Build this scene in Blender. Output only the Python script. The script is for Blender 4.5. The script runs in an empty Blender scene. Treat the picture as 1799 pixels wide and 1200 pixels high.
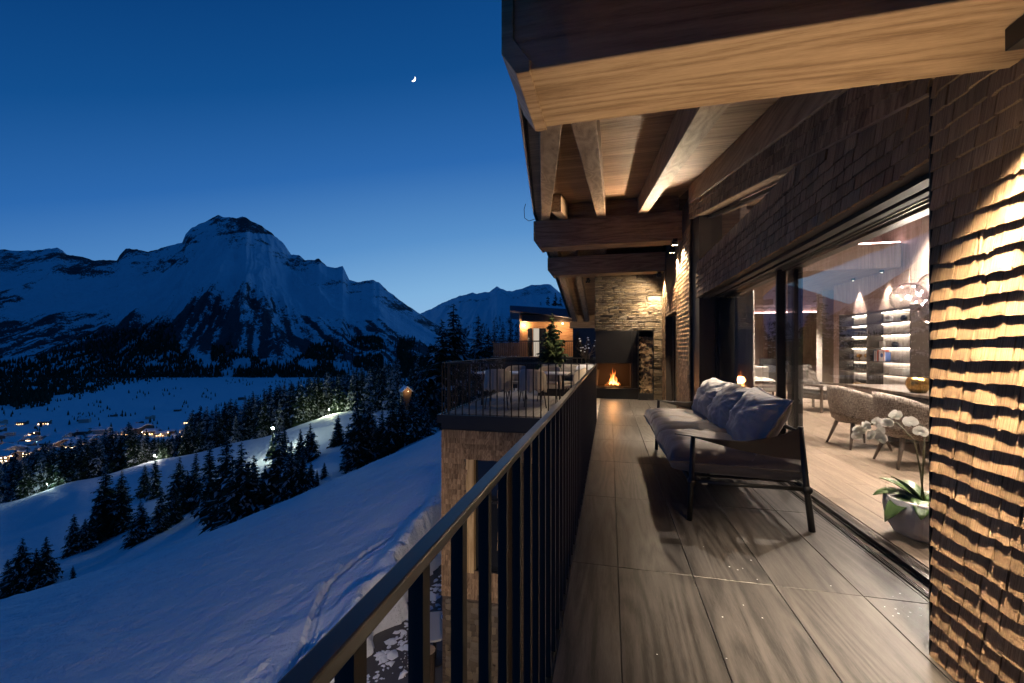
import bpy, bmesh, math, random
import numpy as np
from mathutils import Vector, Matrix
random.seed(7)
R = math.radians
sc = bpy.context.scene
col = sc.collection

# ------------------------------------------------------------------ camera
H = 1.27                       # eye height above the balcony floor
YAW = R(13.36)
SN, CS = math.sin(YAW), math.cos(YAW)
FPX = 722.0                    # focal length in photo pixels (photo 1799 wide)
cam_d = bpy.data.cameras.new('camera')
cam = bpy.data.objects.new('camera', cam_d)
col.objects.link(cam)
cam.location = (0, 0, H)
cam.rotation_euler = (R(90), 0, YAW)
cam_d.sensor_width = 36
cam_d.lens = FPX / 1799 * 36
cam_d.shift_y = 14 / 1799
cam_d.clip_start = 0.02
cam_d.clip_end = 30000
sc.camera = cam

# ------------------------------------------------------------------ dusk sky
world = bpy.data.worlds.new('World')
sc.world = world
world.use_nodes = True
wn, wl = world.node_tree.nodes, world.node_tree.links
wn.clear()
w_out = wn.new('ShaderNodeOutputWorld')
w_bg = wn.new('ShaderNodeBackground')
w_tc = wn.new('ShaderNodeTexCoord')
w_sep = wn.new('ShaderNodeSeparateXYZ')
wl.new(w_tc.outputs['Generated'], w_sep.inputs[0])
def wm(op, a, b=None, c=None):
    n = wn.new('ShaderNodeMath'); n.operation = op
    for i, v in enumerate((a, b, c)):
        if v is None: continue
        if isinstance(v, (int, float)): n.inputs[i].default_value = v
        else: wl.new(v, n.inputs[i])
    return n.outputs[0]
SUNSET = R(-4)                 # azimuth of the afterglow, from +Y towards +X
hx, hy, hz = w_sep.outputs[0], w_sep.outputs[1], w_sep.outputs[2]
hn = wm('SQRT', wm('ADD', wm('ADD', wm('MULTIPLY', hx, hx), wm('MULTIPLY', hy, hy)), 1e-5))
cosd = wm('DIVIDE', wm('ADD', wm('MULTIPLY', hx, math.sin(SUNSET)), wm('MULTIPLY', hy, math.cos(SUNSET))), hn)
eff = wm('ADD', wm('MAXIMUM', hz, 0.0), wm('MULTIPLY', wm('SUBTRACT', 1.0, cosd), 0.42))
w_rmp = wn.new('ShaderNodeValToRGB')
wl.new(eff, w_rmp.inputs[0])
els = w_rmp.color_ramp.elements
stops = [(0.0, (.33, .53, .78)), (.16, (.21, .43, .70)), (.28, (.095, .27, .57)), (.43, (.025, .135, .41)),
         (.58, (.006, .075, .265)), (.70, (.003, .050, .195)), (1.0, (.002, .036, .145))]
els[0].position, els[0].color = stops[0][0], (*stops[0][1], 1)
els[1].position, els[1].color = stops[-1][0], (*stops[-1][1], 1)
for p, c in stops[1:-1]:
    e = els.new(p); e.color = (*c, 1)
wl.new(w_rmp.outputs[0], w_bg.inputs[0])
w_bg.inputs[1].default_value = 1.03
wl.new(w_bg.outputs[0], w_out.inputs[0])

sc.view_settings.view_transform = 'Standard'
sc.view_settings.look = 'None'
sc.view_settings.exposure = 0
sc.view_settings.gamma = 1
sc.render.engine = 'CYCLES'
cy = sc.cycles
cy.use_denoising = True
cy.max_bounces = 8
cy.diffuse_bounces = 3
cy.glossy_bounces = 4
cy.transmission_bounces = 6
cy.transparent_max_bounces = 24
cy.sample_clamp_indirect = 4
cy.caustics_reflective = False
cy.caustics_refractive = False
try: cy.use_light_tree = True
except Exception: pass

# ------------------------------------------------------------------ helpers
def c2w(xc, zc, z=0.0):
    """metres right of / in front of the viewpoint -> world"""
    return Vector((xc * CS - zc * SN, xc * SN + zc * CS, z))

def tag(o, label=None, cat=None, group=None, kind=None):
    if label: o['label'] = label
    if cat: o['category'] = cat
    if group: o['group'] = group
    if kind: o['kind'] = kind
    return o

def empty(name, loc=(0, 0, 0), rz=0.0, parent=None):
    o = bpy.data.objects.new(name, None)
    o.empty_display_size = .1
    col.objects.link(o)
    o.location = loc
    o.rotation_euler = (0, 0, rz)
    if parent: o.parent = parent
    return o

def inst(name, mesh, parent=None, loc=(0, 0, 0), rot=(0, 0, 0), scale=(1, 1, 1)):
    o = bpy.data.objects.new(name, mesh)
    col.objects.link(o)
    o.location, o.rotation_euler, o.scale = loc, rot, scale
    if parent: o.parent = parent
    return o

class MB:
    """collects faces; build() links them as one mesh object"""
    def __init__(s): s.v, s.f, s.m = [], [], []
    def add(s, vs, fs, mi=0):
        n = len(s.v)
        s.v += [tuple(p) for p in vs]
        s.f += [tuple(i + n for i in q) for q in fs]
        s.m += [mi] * len(fs)
        return s
    def box(s, x0, x1, y0, y1, z0, z1, mi=0, M=None):
        vs = [(x0, y0, z0), (x1, y0, z0), (x1, y1, z0), (x0, y1, z0), (x0, y0, z1), (x1, y0, z1), (x1, y1, z1), (x0, y1, z1)]
        if M is not None: vs = [M @ Vector(p) for p in vs]
        return s.add(vs, [(3, 2, 1, 0), (4, 5, 6, 7), (0, 1, 5, 4), (1, 2, 6, 5), (2, 3, 7, 6), (3, 0, 4, 7)], mi)
    def hexa(s, vs, mi=0):
        return s.add(vs, [(3, 2, 1, 0), (4, 5, 6, 7), (0, 1, 5, 4), (1, 2, 6, 5), (2, 3, 7, 6), (3, 0, 4, 7)], mi)
    def prism(s, poly, axis, a, b, mi=0):
        """poly: 2-D outline in the plane across the axis ('x': (y,z), 'y': (x,z), 'z': (x,y))"""
        def P(p, t):
            return (t, p[0], p[1]) if axis == 'x' else ((p[0], t, p[1]) if axis == 'y' else (p[0], p[1], t))
        n = len(poly)
        vs = [P(p, a) for p in poly] + [P(p, b) for p in poly]
        fs = [tuple(range(n - 1, -1, -1)), tuple(range(n, 2 * n))]
        fs += [(i, (i + 1) % n, n + (i + 1) % n, n + i) for i in range(n)]
        return s.add(vs, fs, mi)
    def tube(s, pts, rad, seg=8, mi=0, cap=True):
        pts = [Vector(p) for p in pts]
        n = len(pts)
        rr = rad if isinstance(rad, (list, tuple)) else [rad] * n
        vs, fs = [], []
        up = Vector((0, 0, 1))
        prev = None
        for i, p in enumerate(pts):
            d = (pts[min(i + 1, n - 1)] - pts[max(i - 1, 0)]).normalized()
            if prev is None:
                a = d.cross(up if abs(d.z) < .95 else Vector((1, 0, 0))).normalized()
            else:
                a = (prev - d * prev.dot(d)).normalized()
            prev = a
            b = d.cross(a)
            for k in range(seg):
                t = 2 * math.pi * k / seg
                vs.append(p + (a * math.cos(t) + b * math.sin(t)) * rr[i])
        for i in range(n - 1):
            for k in range(seg):
                fs.append((i * seg + k, i * seg + (k + 1) % seg, (i + 1) * seg + (k + 1) % seg, (i + 1) * seg + k))
        if cap:
            fs.append(tuple(range(seg - 1, -1, -1)))
            fs.append(tuple((n - 1) * seg + k for k in range(seg)))
        return s.add(vs, fs, mi)
    def lathe(s, prof, c=(0, 0, 0), seg=20, mi=0, M=None):
        vs, fs = [], []
        for (r, z) in prof:
            for k in range(seg):
                t = 2 * math.pi * k / seg
                p = Vector((r * math.cos(t), r * math.sin(t), z))
                if M is not None: p = M @ p
                vs.append((p.x + c[0], p.y + c[1], p.z + c[2]))
        for i in range(len(prof) - 1):
            for k in range(seg):
                fs.append((i * seg + k, i * seg + (k + 1) % seg, (i + 1) * seg + (k + 1) % seg, (i + 1) * seg + k))
        return s.add(vs, fs, mi)
    def mesh(s, name, mats, smooth=False):
        me = bpy.data.meshes.new(name)
        me.from_pydata(s.v, [], s.f)
        for m in (mats if isinstance(mats, (list, tuple)) else [mats]):
            me.materials.append(m)
        if any(s.m): me.polygons.foreach_set('material_index', s.m)
        if smooth: me.polygons.foreach_set('use_smooth', [True] * len(me.polygons))
        me.validate(); me.update()
        return me
    def build(s, name, mats, parent=None, smooth=False, bevel=0, loc=(0, 0, 0), rot=(0, 0, 0), angle=None):
        me = s.mesh(name, mats, smooth)
        o = inst(name, me, parent, loc, rot)
        if bevel:
            b = o.modifiers.new('edge', 'BEVEL'); b.width = bevel; b.segments = 2; b.limit_method = 'ANGLE'; b.angle_limit = R(35)
        return o

def grid_mesh(name, V, mats, smooth=True, attr=None):
    """V: (n, m, 3) array -> quad grid mesh, fast"""
    n, m = V.shape[:2]
    me = bpy.data.meshes.new(name)
    me.vertices.add(n * m)
    me.vertices.foreach_set('co', V.reshape(-1).astype(np.float32))
    i, j = np.meshgrid(np.arange(n - 1), np.arange(m - 1), indexing='ij')
    a = (i * m + j).ravel()
    q = np.stack([a, a + 1, a + m + 1, a + m], 1).astype(np.int32)
    me.loops.add(q.size); me.polygons.add(len(q))
    me.loops.foreach_set('vertex_index', q.ravel())
    me.polygons.foreach_set('loop_start', np.arange(0, q.size, 4, dtype=np.int32))
    me.polygons.foreach_set('loop_total', np.full(len(q), 4, dtype=np.int32))
    me.polygons.foreach_set('use_smooth', np.full(len(q), smooth, dtype=bool))
    for mt in (mats if isinstance(mats, (list, tuple)) else [mats]): me.materials.append(mt)
    me.update(); me.validate()
    if attr:
        for k, arr in attr.items():
            at = me.attributes.new(k, 'FLOAT', 'POINT')
            at.data.foreach_set('value', arr.reshape(-1).astype(np.float32))
    return me

def tri_mesh(name, V, F, mats, midx=None, smooth=False):
    V = np.asarray(V, np.float32).reshape(-1, 3); F = np.asarray(F, np.int32)
    k = F.shape[1]
    me = bpy.data.meshes.new(name)
    me.vertices.add(len(V)); me.vertices.foreach_set('co', V.ravel())
    me.loops.add(F.size); me.polygons.add(len(F))
    me.loops.foreach_set('vertex_index', F.ravel())
    me.polygons.foreach_set('loop_start', np.arange(0, F.size, k, dtype=np.int32))
    me.polygons.foreach_set('loop_total', np.full(len(F), k, dtype=np.int32))
    me.polygons.foreach_set('use_smooth', np.full(len(F), bool(smooth)))
    for mt in (mats if isinstance(mats, (list, tuple)) else [mats]): me.materials.append(mt)
    if midx is not None: me.polygons.foreach_set('material_index', np.asarray(midx, np.int32))
    me.update(); me.validate()
    return me

# value noise on arrays
def _h(ix, iy, seed):
    n = (ix.astype(np.int64) * 374761393 + iy.astype(np.int64) * 668265263 + seed * 974634777) & 0x7fffffff
    n = ((n ^ (n >> 13)) * 1274126177) & 0x7fffffff
    n = (n ^ (n >> 16)) & 0x7fffffff
    return n / 0x7fffffff
def vnoise(x, y, seed=0):
    x = np.asarray(x, float); y = np.asarray(y, float)
    x, y = np.broadcast_arrays(x, y)
    ix, iy = np.floor(x).astype(np.int64), np.floor(y).astype(np.int64)
    fx, fy = x - ix, y - iy
    fx = fx * fx * (3 - 2 * fx); fy = fy * fy * (3 - 2 * fy)
    a, b = _h(ix, iy, seed), _h(ix + 1, iy, seed)
    c, d = _h(ix, iy + 1, seed), _h(ix + 1, iy + 1, seed)
    return (a * (1 - fx) + b * fx) * (1 - fy) + (c * (1 - fx) + d * fx) * fy
def fbm(x, y, oct=4, seed=0, gain=.5):
    s, a, t = 0, 1.0, 0.0
    for o in range(oct):
        s = s + a * vnoise(x * 2 ** o + 17.3 * o, y * 2 ** o - 9.1 * o, seed + o)
        t += a; a *= gain
    return s / t
def ridged(x, y, oct=4, seed=0):
    s, a, t = 0, 1.0, 0.0
    for o in range(oct):
        s = s + a * (1 - np.abs(2 * vnoise(x * 2 ** o + 5.3 * o, y * 2 ** o + 3.7 * o, seed + o) - 1))
        t += a; a *= .5
    return s / t
def sstep(a, b, x):
    t = np.clip((x - a) / (b - a), 0, 1)
    return t * t * (3 - 2 * t)

# ------------------------------------------------------------------ materials
def mat(name, base=(.5, .5, .5), rough=.6, metal=0.0, spec=None, emit=None, estr=0.0):
    m = bpy.data.materials.new(name); m.use_nodes = True
    b = m.node_tree.nodes['Principled BSDF']
    b.inputs['Base Color'].default_value = (*base, 1)
    b.inputs['Roughness'].default_value = rough
    b.inputs['Metallic'].default_value = metal
    if spec is not None: b.inputs['Specular IOR Level'].default_value = spec
    if emit:
        b.inputs['Emission Color'].default_value = (*emit, 1)
        b.inputs['Emission Strength'].default_value = estr
    return m
class NT:
    def __init__(s, m):
        s.m = m; s.n = m.node_tree.nodes; s.l = m.node_tree.links
        s.b = s.n.get('Principled BSDF'); s.out = s.n.get('Material Output')
    def new(s, t, **kw):
        n = s.n.new(t)
        for k, v in kw.items(): setattr(n, k, v)
        return n
    def put(s, sock, v):
        if hasattr(v, 'is_linked') or hasattr(v, 'links'): s.l.new(v, sock)
        elif isinstance(v, tuple) and len(v) == 3 and sock.type == 'RGBA': sock.default_value = (*v, 1)
        else: sock.default_value = v
    def math(s, op, a, b=0.0, c=0.0, clamp=False):
        n = s.new('ShaderNodeMath', operation=op); n.use_clamp = clamp
        for i, v in enumerate((a, b, c)): s.put(n.inputs[i], v)
        return n.outputs[0]
    def coords(s, kind='Object', scale=(1, 1, 1), rand=0.0, loc=(0, 0, 0), rot=(0, 0, 0)):
        tc = s.new('ShaderNodeTexCoord')
        mp = s.new('ShaderNodeMapping')
        mp.inputs['Scale'].default_value = scale
        mp.inputs['Location'].default_value = loc
        mp.inputs['Rotation'].default_value = rot
        src = tc.outputs[kind]
        if rand:
            oi = s.new('ShaderNodeObjectInfo')
            vm = s.new('ShaderNodeVectorMath', operation='SCALE')
            cx = s.new('ShaderNodeCombineXYZ')
            s.l.new(oi.outputs['Random'], cx.inputs[0]); s.l.new(oi.outputs['Random'], cx.inputs[1]); s.l.new(oi.outputs['Random'], cx.inputs[2])
            s.l.new(cx.outputs[0], vm.inputs[0]); vm.inputs[3].default_value = rand
            ad = s.new('ShaderNodeVectorMath', operation='ADD')
            s.l.new(src, ad.inputs[0]); s.l.new(vm.outputs[0], ad.inputs[1])
            src = ad.outputs[0]
        s.l.new(src, mp.inputs['Vector'])
        return mp.outputs[0]
    def noise(s, vec, scale=5, detail=4, rough=.55, dist=0.0):
        n = s.new('ShaderNodeTexNoise')
        s.l.new(vec, n.inputs['Vector'])
        n.inputs['Scale'].default_value = scale; n.inputs['Detail'].default_value = detail
        n.inputs['Roughness'].default_value = rough; n.inputs['Distortion'].default_value = dist
        return n.outputs['Fac']
    def ramp(s, fac, stops, interp='LINEAR'):
        n = s.new('ShaderNodeValToRGB'); s.l.new(fac, n.inputs[0])
        n.color_ramp.interpolation = interp
        e = n.color_ramp.elements
        e[0].position, e[0].color = stops[0][0], (*stops[0][1], 1)
        e[1].position, e[1].color = stops[-1][0], (*stops[-1][1], 1)
        for p, c in stops[1:-1]:
            q = e.new(p); q.color = (*c, 1)
        return n.outputs[0]
    def mix(s, fac, a, b, blend='MIX'):
        n = s.new('ShaderNodeMix', data_type='RGBA', blend_type=blend)
        s.put(n.inputs[0], fac); s.put(n.inputs[6], a); s.put(n.inputs[7], b)
        return n.outputs[2]
    def bump(s, h, strength=.3, dist=.01):
        n = s.new('ShaderNodeBump'); n.inputs['Strength'].default_value = strength; n.inputs['Distance'].default_value = dist
        s.l.new(h, n.inputs['Height']); s.l.new(n.outputs[0], s.b.inputs['Normal'])
        return n
    def color(s, c): s.l.new(c, s.b.inputs['Base Color'])

def wood(name, dark, light, axis='x', rough=.55, fine=1.0, rand=0.0, var=.25, bump=.25, knots=True, spec=.35, island=False, rings=11.0):
    """grain runs along the given axis in object space"""
    m = mat(name, light, rough, spec=spec); t = NT(m)
    k = {'x': (.9, 11, 11), 'y': (11, .9, 11), 'z': (11, 11, .9)}[axis]
    vec = t.coords('Object', tuple(q * fine for q in k), rand)
    n1 = t.noise(vec, 1.6, 5, .62, .9)
    vec2 = t.coords('Object', tuple(q * fine * 6 for q in k), rand)
    n2 = t.noise(vec2, 2.2, 3, .6)
    n3 = t.noise(t.coords('Object', tuple(q * fine ** .5 * 24 for q in k), rand), 1.6, 3, .7)
    # growth rings: contour lines of a stretched noise give flame-shaped figure
    kc = {'x': (.32, 3.4, 3.4), 'y': (3.4, .32, 3.4), 'z': (3.4, 3.4, .32)}[axis]
    lowv = t.noise(t.coords('Object', tuple(q * fine ** .5 for q in kc), rand * 1.7), 1.15, 2, .45, .25)
    ring = t.math('MULTIPLY', t.math('PINGPONG', t.math('MULTIPLY', lowv, rings), .5), 2.0)
    g = t.math('ADD', t.math('ADD', t.math('MULTIPLY', n1, .40), t.math('MULTIPLY', ring, .15)), t.math('ADD', t.math('MULTIPLY', n2, .25), t.math('MULTIPLY', n3, .20)))
    mid = tuple((a + b) / 2 for a, b in zip(dark, light))
    c = t.ramp(g, [(.30, tuple(q * .55 for q in dark)), (.41, dark), (.51, mid), (.64, light)])
    if knots:
        kv = t.coords('Object', {'x': (1.3, 4, 4), 'y': (4, 1.3, 4), 'z': (4, 4, 1.3)}[axis], rand)
        vo = t.new('ShaderNodeTexVoronoi'); t.l.new(kv, vo.inputs['Vector']); vo.inputs['Scale'].default_value = 1.3
        kf = t.math('SUBTRACT', 1.0, t.math('DIVIDE', vo.outputs['Distance'], .085), clamp=True)
        c = t.mix(t.math('MULTIPLY', kf, .6), c, tuple(q * .35 for q in dark))
    oi = t.new('ShaderNodeObjectInfo')
    rnd = oi.outputs['Random']
    if island:
        ge = t.new('ShaderNodeNewGeometry')
        rnd = t.math('FRACT', t.math('ADD', rnd, ge.outputs['Random Per Island']))
    hv = t.new('ShaderNodeHueSaturation'); t.l.new(c, hv.inputs['Color'])
    t.l.new(t.math('ADD', 1 - var / 2, t.math('MULTIPLY', rnd, var)), hv.inputs['Value'])
    t.color(hv.outputs[0])
    t.bump(n2, bump, .004)
    t.l.new(t.math('ADD', rough - .08, t.math('MULTIPLY', n1, .16)), t.b.inputs['Roughness'])
    return m

M = {}
M['beam_x'] = wood('beam_wood', (.27, .165, .088), (.50, .335, .195), 'x', .6, var=.1)
M['beam_y'] = wood('purlin_wood', (.27, .17, .095), (.48, .33, .2), 'y', .6, var=.15)
M['plank'] = wood('ceiling_plank_wood', (.30, .175, .095), (.50, .32, .185), 'x', .6, rand=9.0, var=.32)
M['shingle'] = wood('shingle_wood', (.165, .10, .055), (.37, .25, .145), 'z', .75, fine=2.2, rand=13.0, var=.6, bump=.5, knots=False, spec=.2, island=True)
M['panel'] = wood('interior_panel_wood', (.33, .25, .215), (.48, .39, .345), 'z', .5, fine=.7, rand=5.0, var=.12, knots=False, bump=.1)
M['panel_x'] = wood('interior_ceiling_wood', (.33, .25, .215), (.48, .39, .345), 'y', .5, fine=.7, rand=5.0, var=.15, knots=False, bump=.1)
M['parquet'] = wood('parquet_wood', (.18, .132, .096), (.29, .225, .17), 'y', .38, fine=.8, rand=7.0, var=.22, bump=.06)
M['tile'] = wood('wood_look_tile', (.0225, .0208, .0202), (.080, .0735, .0705), 'y', .42, fine=.6, rand=11.0, var=.4, bump=.15, spec=.4, rings=16.0)
M['stile'] = wood('terrace_stone_tile', (.17, .155, .14), (.26, .245, .225), 'y', .6, fine=.5, rand=11.0, var=.15, bump=.05, knots=False)
M['larch'] = wood('house_board_wood', (.30, .14, .055), (.50, .27, .12), 'x', .6, fine=.5, rand=5.0, var=.3)
M['larch_z'] = wood('balcony_board_wood', (.25, .13, .06), (.42, .25, .13), 'z', .6, fine=.5, rand=5.0, var=.4)
M['bark'] = wood('bark', (.03, .02, .014), (.09, .062, .042), 'z', .9, var=.3, knots=False, bump=.8)
M['darktimber'] = wood('dark_timber', (.05, .035, .025), (.11, .08, .058), 'x', .7, rand=5, var=.3)
M['leg'] = wood('chair_leg_wood', (.06, .042, .032), (.12, .088, .068), 'z', .45, knots=False, var=.1, bump=.05)
M['tabletop'] = wood('table_wood', (.055, .042, .035), (.12, .095, .08), 'y', .35, knots=False, bump=.05)

def steel(name, base, rough=.45, metal=.6):
    m = mat(name, base, rough, metal); t = NT(m)
    v = t.coords('Object', (1, 1, 1))
    n = t.noise(v, 5, 6, .7)
    t.l.new(t.math('ADD', rough - .12, t.math('MULTIPLY', n, .24)), t.b.inputs['Roughness'])
    t.color(t.mix(n, tuple(q * .75 for q in base), tuple(q * 1.25 for q in base)))
    return m
M['rail'] = steel('railing_metal', (.05, .043, .036), .36, .1)
M['bars'] = steel('baluster_metal', (.05, .043, .036), .62, .0)
M['bars'].node_tree.nodes['Principled BSDF'].inputs['Specular IOR Level'].default_value = .12
M['steel'] = steel('blackened_steel', (.026, .026, .027), .42, .55)
M['frame'] = steel('window_frame_metal', (.05, .044, .04), .38, .5)
M['bronze'] = steel('bronze_panel', (.05, .04, .034), .5, .4)
M['alu'] = steel('track_aluminium', (.30, .27, .245), .32, .9)
M['tubes'] = steel('sofa_tube_metal', (.025, .026, .028), .4, .3)
M['roofmetal'] = steel('roof_metal', (.14, .14, .17), .35, .8)

def snow(name, col_=(.80, .83, .88), bscale=3.0, bstr=.5, bdist=.08):
    m = mat(name, col_, .65, spec=.3); t = NT(m)
    v = t.coords('Object', (1, 1, 1))
    a = t.noise(v, bscale, 6, .6)
    b = t.noise(v, bscale * 14, 4, .65)
    r = t.noise(t.coords('Object', (bscale * 1.1, bscale * 5, 1), rot=(0, 0, .5)), 1.0, 4, .6)
    h = t.math('ADD', t.math('ADD', a, t.math('MULTIPLY', r, .35)), t.math('MULTIPLY', b, .2))
    t.color(t.mix(a, tuple(q * .93 for q in col_), col_))
    t.bump(h, bstr, bdist)
    return m
M['snow'] = snow('snow', bscale=.5, bstr=.9, bdist=.5)
M['snow_small'] = snow('snow_fine', bscale=6, bstr=.5, bdist=.03)
M['far_snow'] = mat('roof_snow', (.78, .81, .86), .7)

def fabric(name, c, scale=420, var=.25, rough=.85):
    m = mat(name, c, rough, spec=.15); t = NT(m)
    v = t.coords('Object', (1, 1, 1))
    n = t.noise(v, 9, 5, .6)
    w = t.noise(v, scale, 2, .5)
    t.color(t.mix(t.math('ADD', t.math('MULTIPLY', n, .6), t.math('MULTIPLY', w, .4)), tuple(q * (1 - var) for q in c), tuple(min(1, q * (1 + var)) for q in c)))
    h = t.math('ADD', t.math('MULTIPLY', t.noise(v, 16, 3, .55, .6), 1.0), t.math('MULTIPLY', w, .15))
    t.bump(h, .35, .012)
    t.b.inputs['Sheen Weight'].default_value = .2
    return m
M['cushion'] = fabric('taupe_cushion_fabric', (.235, .205, .18))
M['pillow'] = fabric('grey_cushion_fabric', (.34, .32, .30))
M['curtain'] = fabric('curtain_fabric', (.45, .41, .36), 300)
M['curtain_d'] = fabric('dark_curtain_fabric', (.13, .115, .10), 300)
M['cover'] = fabric('chair_cover_fabric', (.42, .36, .30), 200)
M['leather'] = mat('armrest_leather', (.045, .034, .028), .5)
M['sofa_in'] = fabric('indoor_sofa_fabric', (.36, .33, .30), 300)
M['throw'] = fabric('throw_fabric', (.14, .12, .105), 120, .5)
def tweed():
    m = mat('tweed_fabric', (.25, .2, .17), .9, spec=.1); t = NT(m)
    a = t.noise(t.coords('Object', (30, 30, 170)), 1, 2, .7)
    b = t.noise(t.coords('Object', (170, 170, 28)), 1, 2, .7)
    s = t.math('MULTIPLY', t.math('ADD', a, b), .5)
    t.color(t.ramp(s, [(.38, (.045, .034, .03)), (.5, (.23, .185, .155)), (.62, (.52, .46, .40))]))
    t.bump(s, .5, .006)
    return m
M['tweed'] = tweed()

def glass(name, tint=(1, 1, 1), rough=0.0, boost=1.0, ior=1.5):
    m = bpy.data.materials.new(name); m.use_nodes = True
    t = NT(m); t.n.remove(t.b)
    tr = t.new('ShaderNodeBsdfTransparent'); tr.inputs[0].default_value = (*tint, 1)
    gl = t.new('ShaderNodeBsdfGlossy'); gl.inputs['Roughness'].default_value = rough
    lw = t.new('ShaderNodeLayerWeight'); lw.inputs[0].default_value = .5
    fr = t.math('ADD', .04, t.math('MULTIPLY', t.math('POWER', lw.outputs['Facing'], 5.0), .96))
    mx = t.new('ShaderNodeMixShader')
    t.l.new(t.math('MULTIPLY', fr, boost, clamp=True), mx.inputs[0])
    t.l.new(tr.outputs[0], mx.inputs[1]); t.l.new(gl.outputs[0], mx.inputs[2])
    t.l.new(mx.outputs[0], t.out.inputs[0])
    return m
M['glass'] = glass('window_glass', (.975, .98, .975), boost=1.7)
M['wineglass'] = glass('drinking_glass', (.86, .87, .87), boost=3.5)
M['bubble'] = glass('bubble_glass', (.93, .93, .93), boost=3.2)
M['darkglass'] = mat('dark_window_glass', (.012, .014, .018), .05, spec=.7)

def emit(name, c, s):
    m = bpy.data.materials.new(name); m.use_nodes = True
    t = NT(m); t.n.remove(t.b)
    e = t.new('ShaderNodeEmission'); e.inputs[0].default_value = (*c, 1); e.inputs[1].default_value = s
    t.l.new(e.outputs[0], t.out.inputs[0])
    return m
def light(name, kind, loc, power, color=(1, .8, .6), parent=None, size=.03, angle=100, blend=.4, target=None, sx=None, sy=None):
    d = bpy.data.lights.new(name, kind); d.energy = power; d.color = color
    if kind == 'SPOT':
        d.spot_size = R(angle); d.spot_blend = blend; d.shadow_soft_size = size
    elif kind == 'POINT': d.shadow_soft_size = size
    elif kind == 'AREA':
        d.shape = 'RECTANGLE'; d.size = sx; d.size_y = sy
    o = bpy.data.objects.new(name, d); col.objects.link(o)
    o.location = loc
    if target is not None:
        o.rotation_euler = (Vector(target) - Vector(loc)).to_track_quat('-Z', 'Y').to_euler()
    if parent: o.parent = parent
    return o
WARM = (1.0, .77, .52)
NEUT = (1.0, .84, .70)
# ================================================================== TERRAIN
def xn_of(u): return (u - 899.5) / FPX
def near_z(xc, zc):
    xn = np.clip(xc / np.maximum(zc, 1.0), -1.6, .6)
    bow = .10 * (xn + 1.246) * np.minimum(xn + .1725, 0) * zc
    return -4.5 + .3875 * np.clip(xc, -90, 12) + .16 * zc - .0036 * zc ** 2 + np.clip(bow, -3, 3)

# heights of the land, as seen along nine bearings: distance -> drop
UB = np.array([-900, 0, 150, 300, 450, 600, 760, 900, 1150], float)
ZD = np.array([40, 58, 80, 110, 150, 190, 300, 450, 700, 900, 1200, 1500, 2000, 2400], float)
def zz(v, d): return H - (v - 614) / FPX * d
TAB = []
for mids, deep in [
    ((1290, 1160, 1060, 985, 1030), (-150, -175)),
    ((1076, 1015, 950, 885, 918), (-122, -160)),
    ((1029, 970, 905, 842, 882), (-115, -158)),
    ((978, 926, 870, 803, 850), (-106, -155)),
    ((916, 868, 815, 771, 806), (-90, -145)),
    ((838, 804, 765, 724, 760), (-72, -130)),
    ((770, 745, 716, 686, 700), (-48, -105)),
    ((738, 712, 690, 665, 676), (-34, -80)),
    ((705, 690, 672, 655, 660), (-22, -60))]:
    TAB.append([zz(v, d) for v, d in zip(mids, ZD[1:6])] + list(deep) + [-180, -181, -168, -157, -130, -112])
TAB = np.array(TAB)
def land_z(xc, zc):
    """ground height (without fine noise) at camera-plane coordinates; arrays"""
    xc = np.asarray(xc, float); zc = np.asarray(zc, float)
    u = 899.5 + FPX * xc / np.maximum(zc, .5)
    u = np.clip(u, UB[0], UB[-1])
    nz = near_z(xc, np.minimum(zc, 40))
    out = np.empty_like(zc)
    # column tables
    iu = np.clip(np.searchsorted(UB, u) - 1, 0, len(UB) - 2)
    fu = (u - UB[iu]) / (UB[iu + 1] - UB[iu])
    fu = fu * fu * (3 - 2 * fu) * .5 + fu * .5
    T = np.concatenate([nz[..., None], (TAB[iu] * (1 - fu[..., None]) + TAB[iu + 1] * fu[..., None])], -1)
    # smooth interpolation in distance (cubic hermite, finite difference slopes)
    z = np.clip(zc, 40, 2399)
    k = np.clip(np.searchsorted(ZD, z, side='right') - 1, 0, len(ZD) - 2)
    def take(i): return np.take_along_axis(T, i[..., None], -1)[..., 0]
    k0, k3 = np.maximum(k - 1, 0), np.minimum(k + 2, len(ZD) - 1)
    p1, p2 = take(k), take(k + 1)
    h = ZD[k + 1] - ZD[k]
    m1 = (p2 - take(k0)) / np.maximum(ZD[k + 1] - ZD[k0], 1e-6)
    m2 = (take(k3) - p1) / np.maximum(ZD[k3] - ZD[k], 1e-6)
    # at the first node follow the near slope
    first = (k == 0)
    ns = (near_z(xc * 0 + (u - 899.5) / FPX * 40, zc * 0 + 40.) - near_z((u - 899.5) / FPX * 36, zc * 0 + 36.)) / 4
    m1 = np.where(first, ns, m1)
    t = (z - ZD[k]) / h
    zz_ = (2 * t ** 3 - 3 * t ** 2 + 1) * p1 + (t ** 3 - 2 * t ** 2 + t) * h * m1 + (-2 * t ** 3 + 3 * t ** 2) * p2 + (t ** 3 - t ** 2) * h * m2
    return np.where(zc < 40, near_z(xc, zc), zz_)

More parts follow.
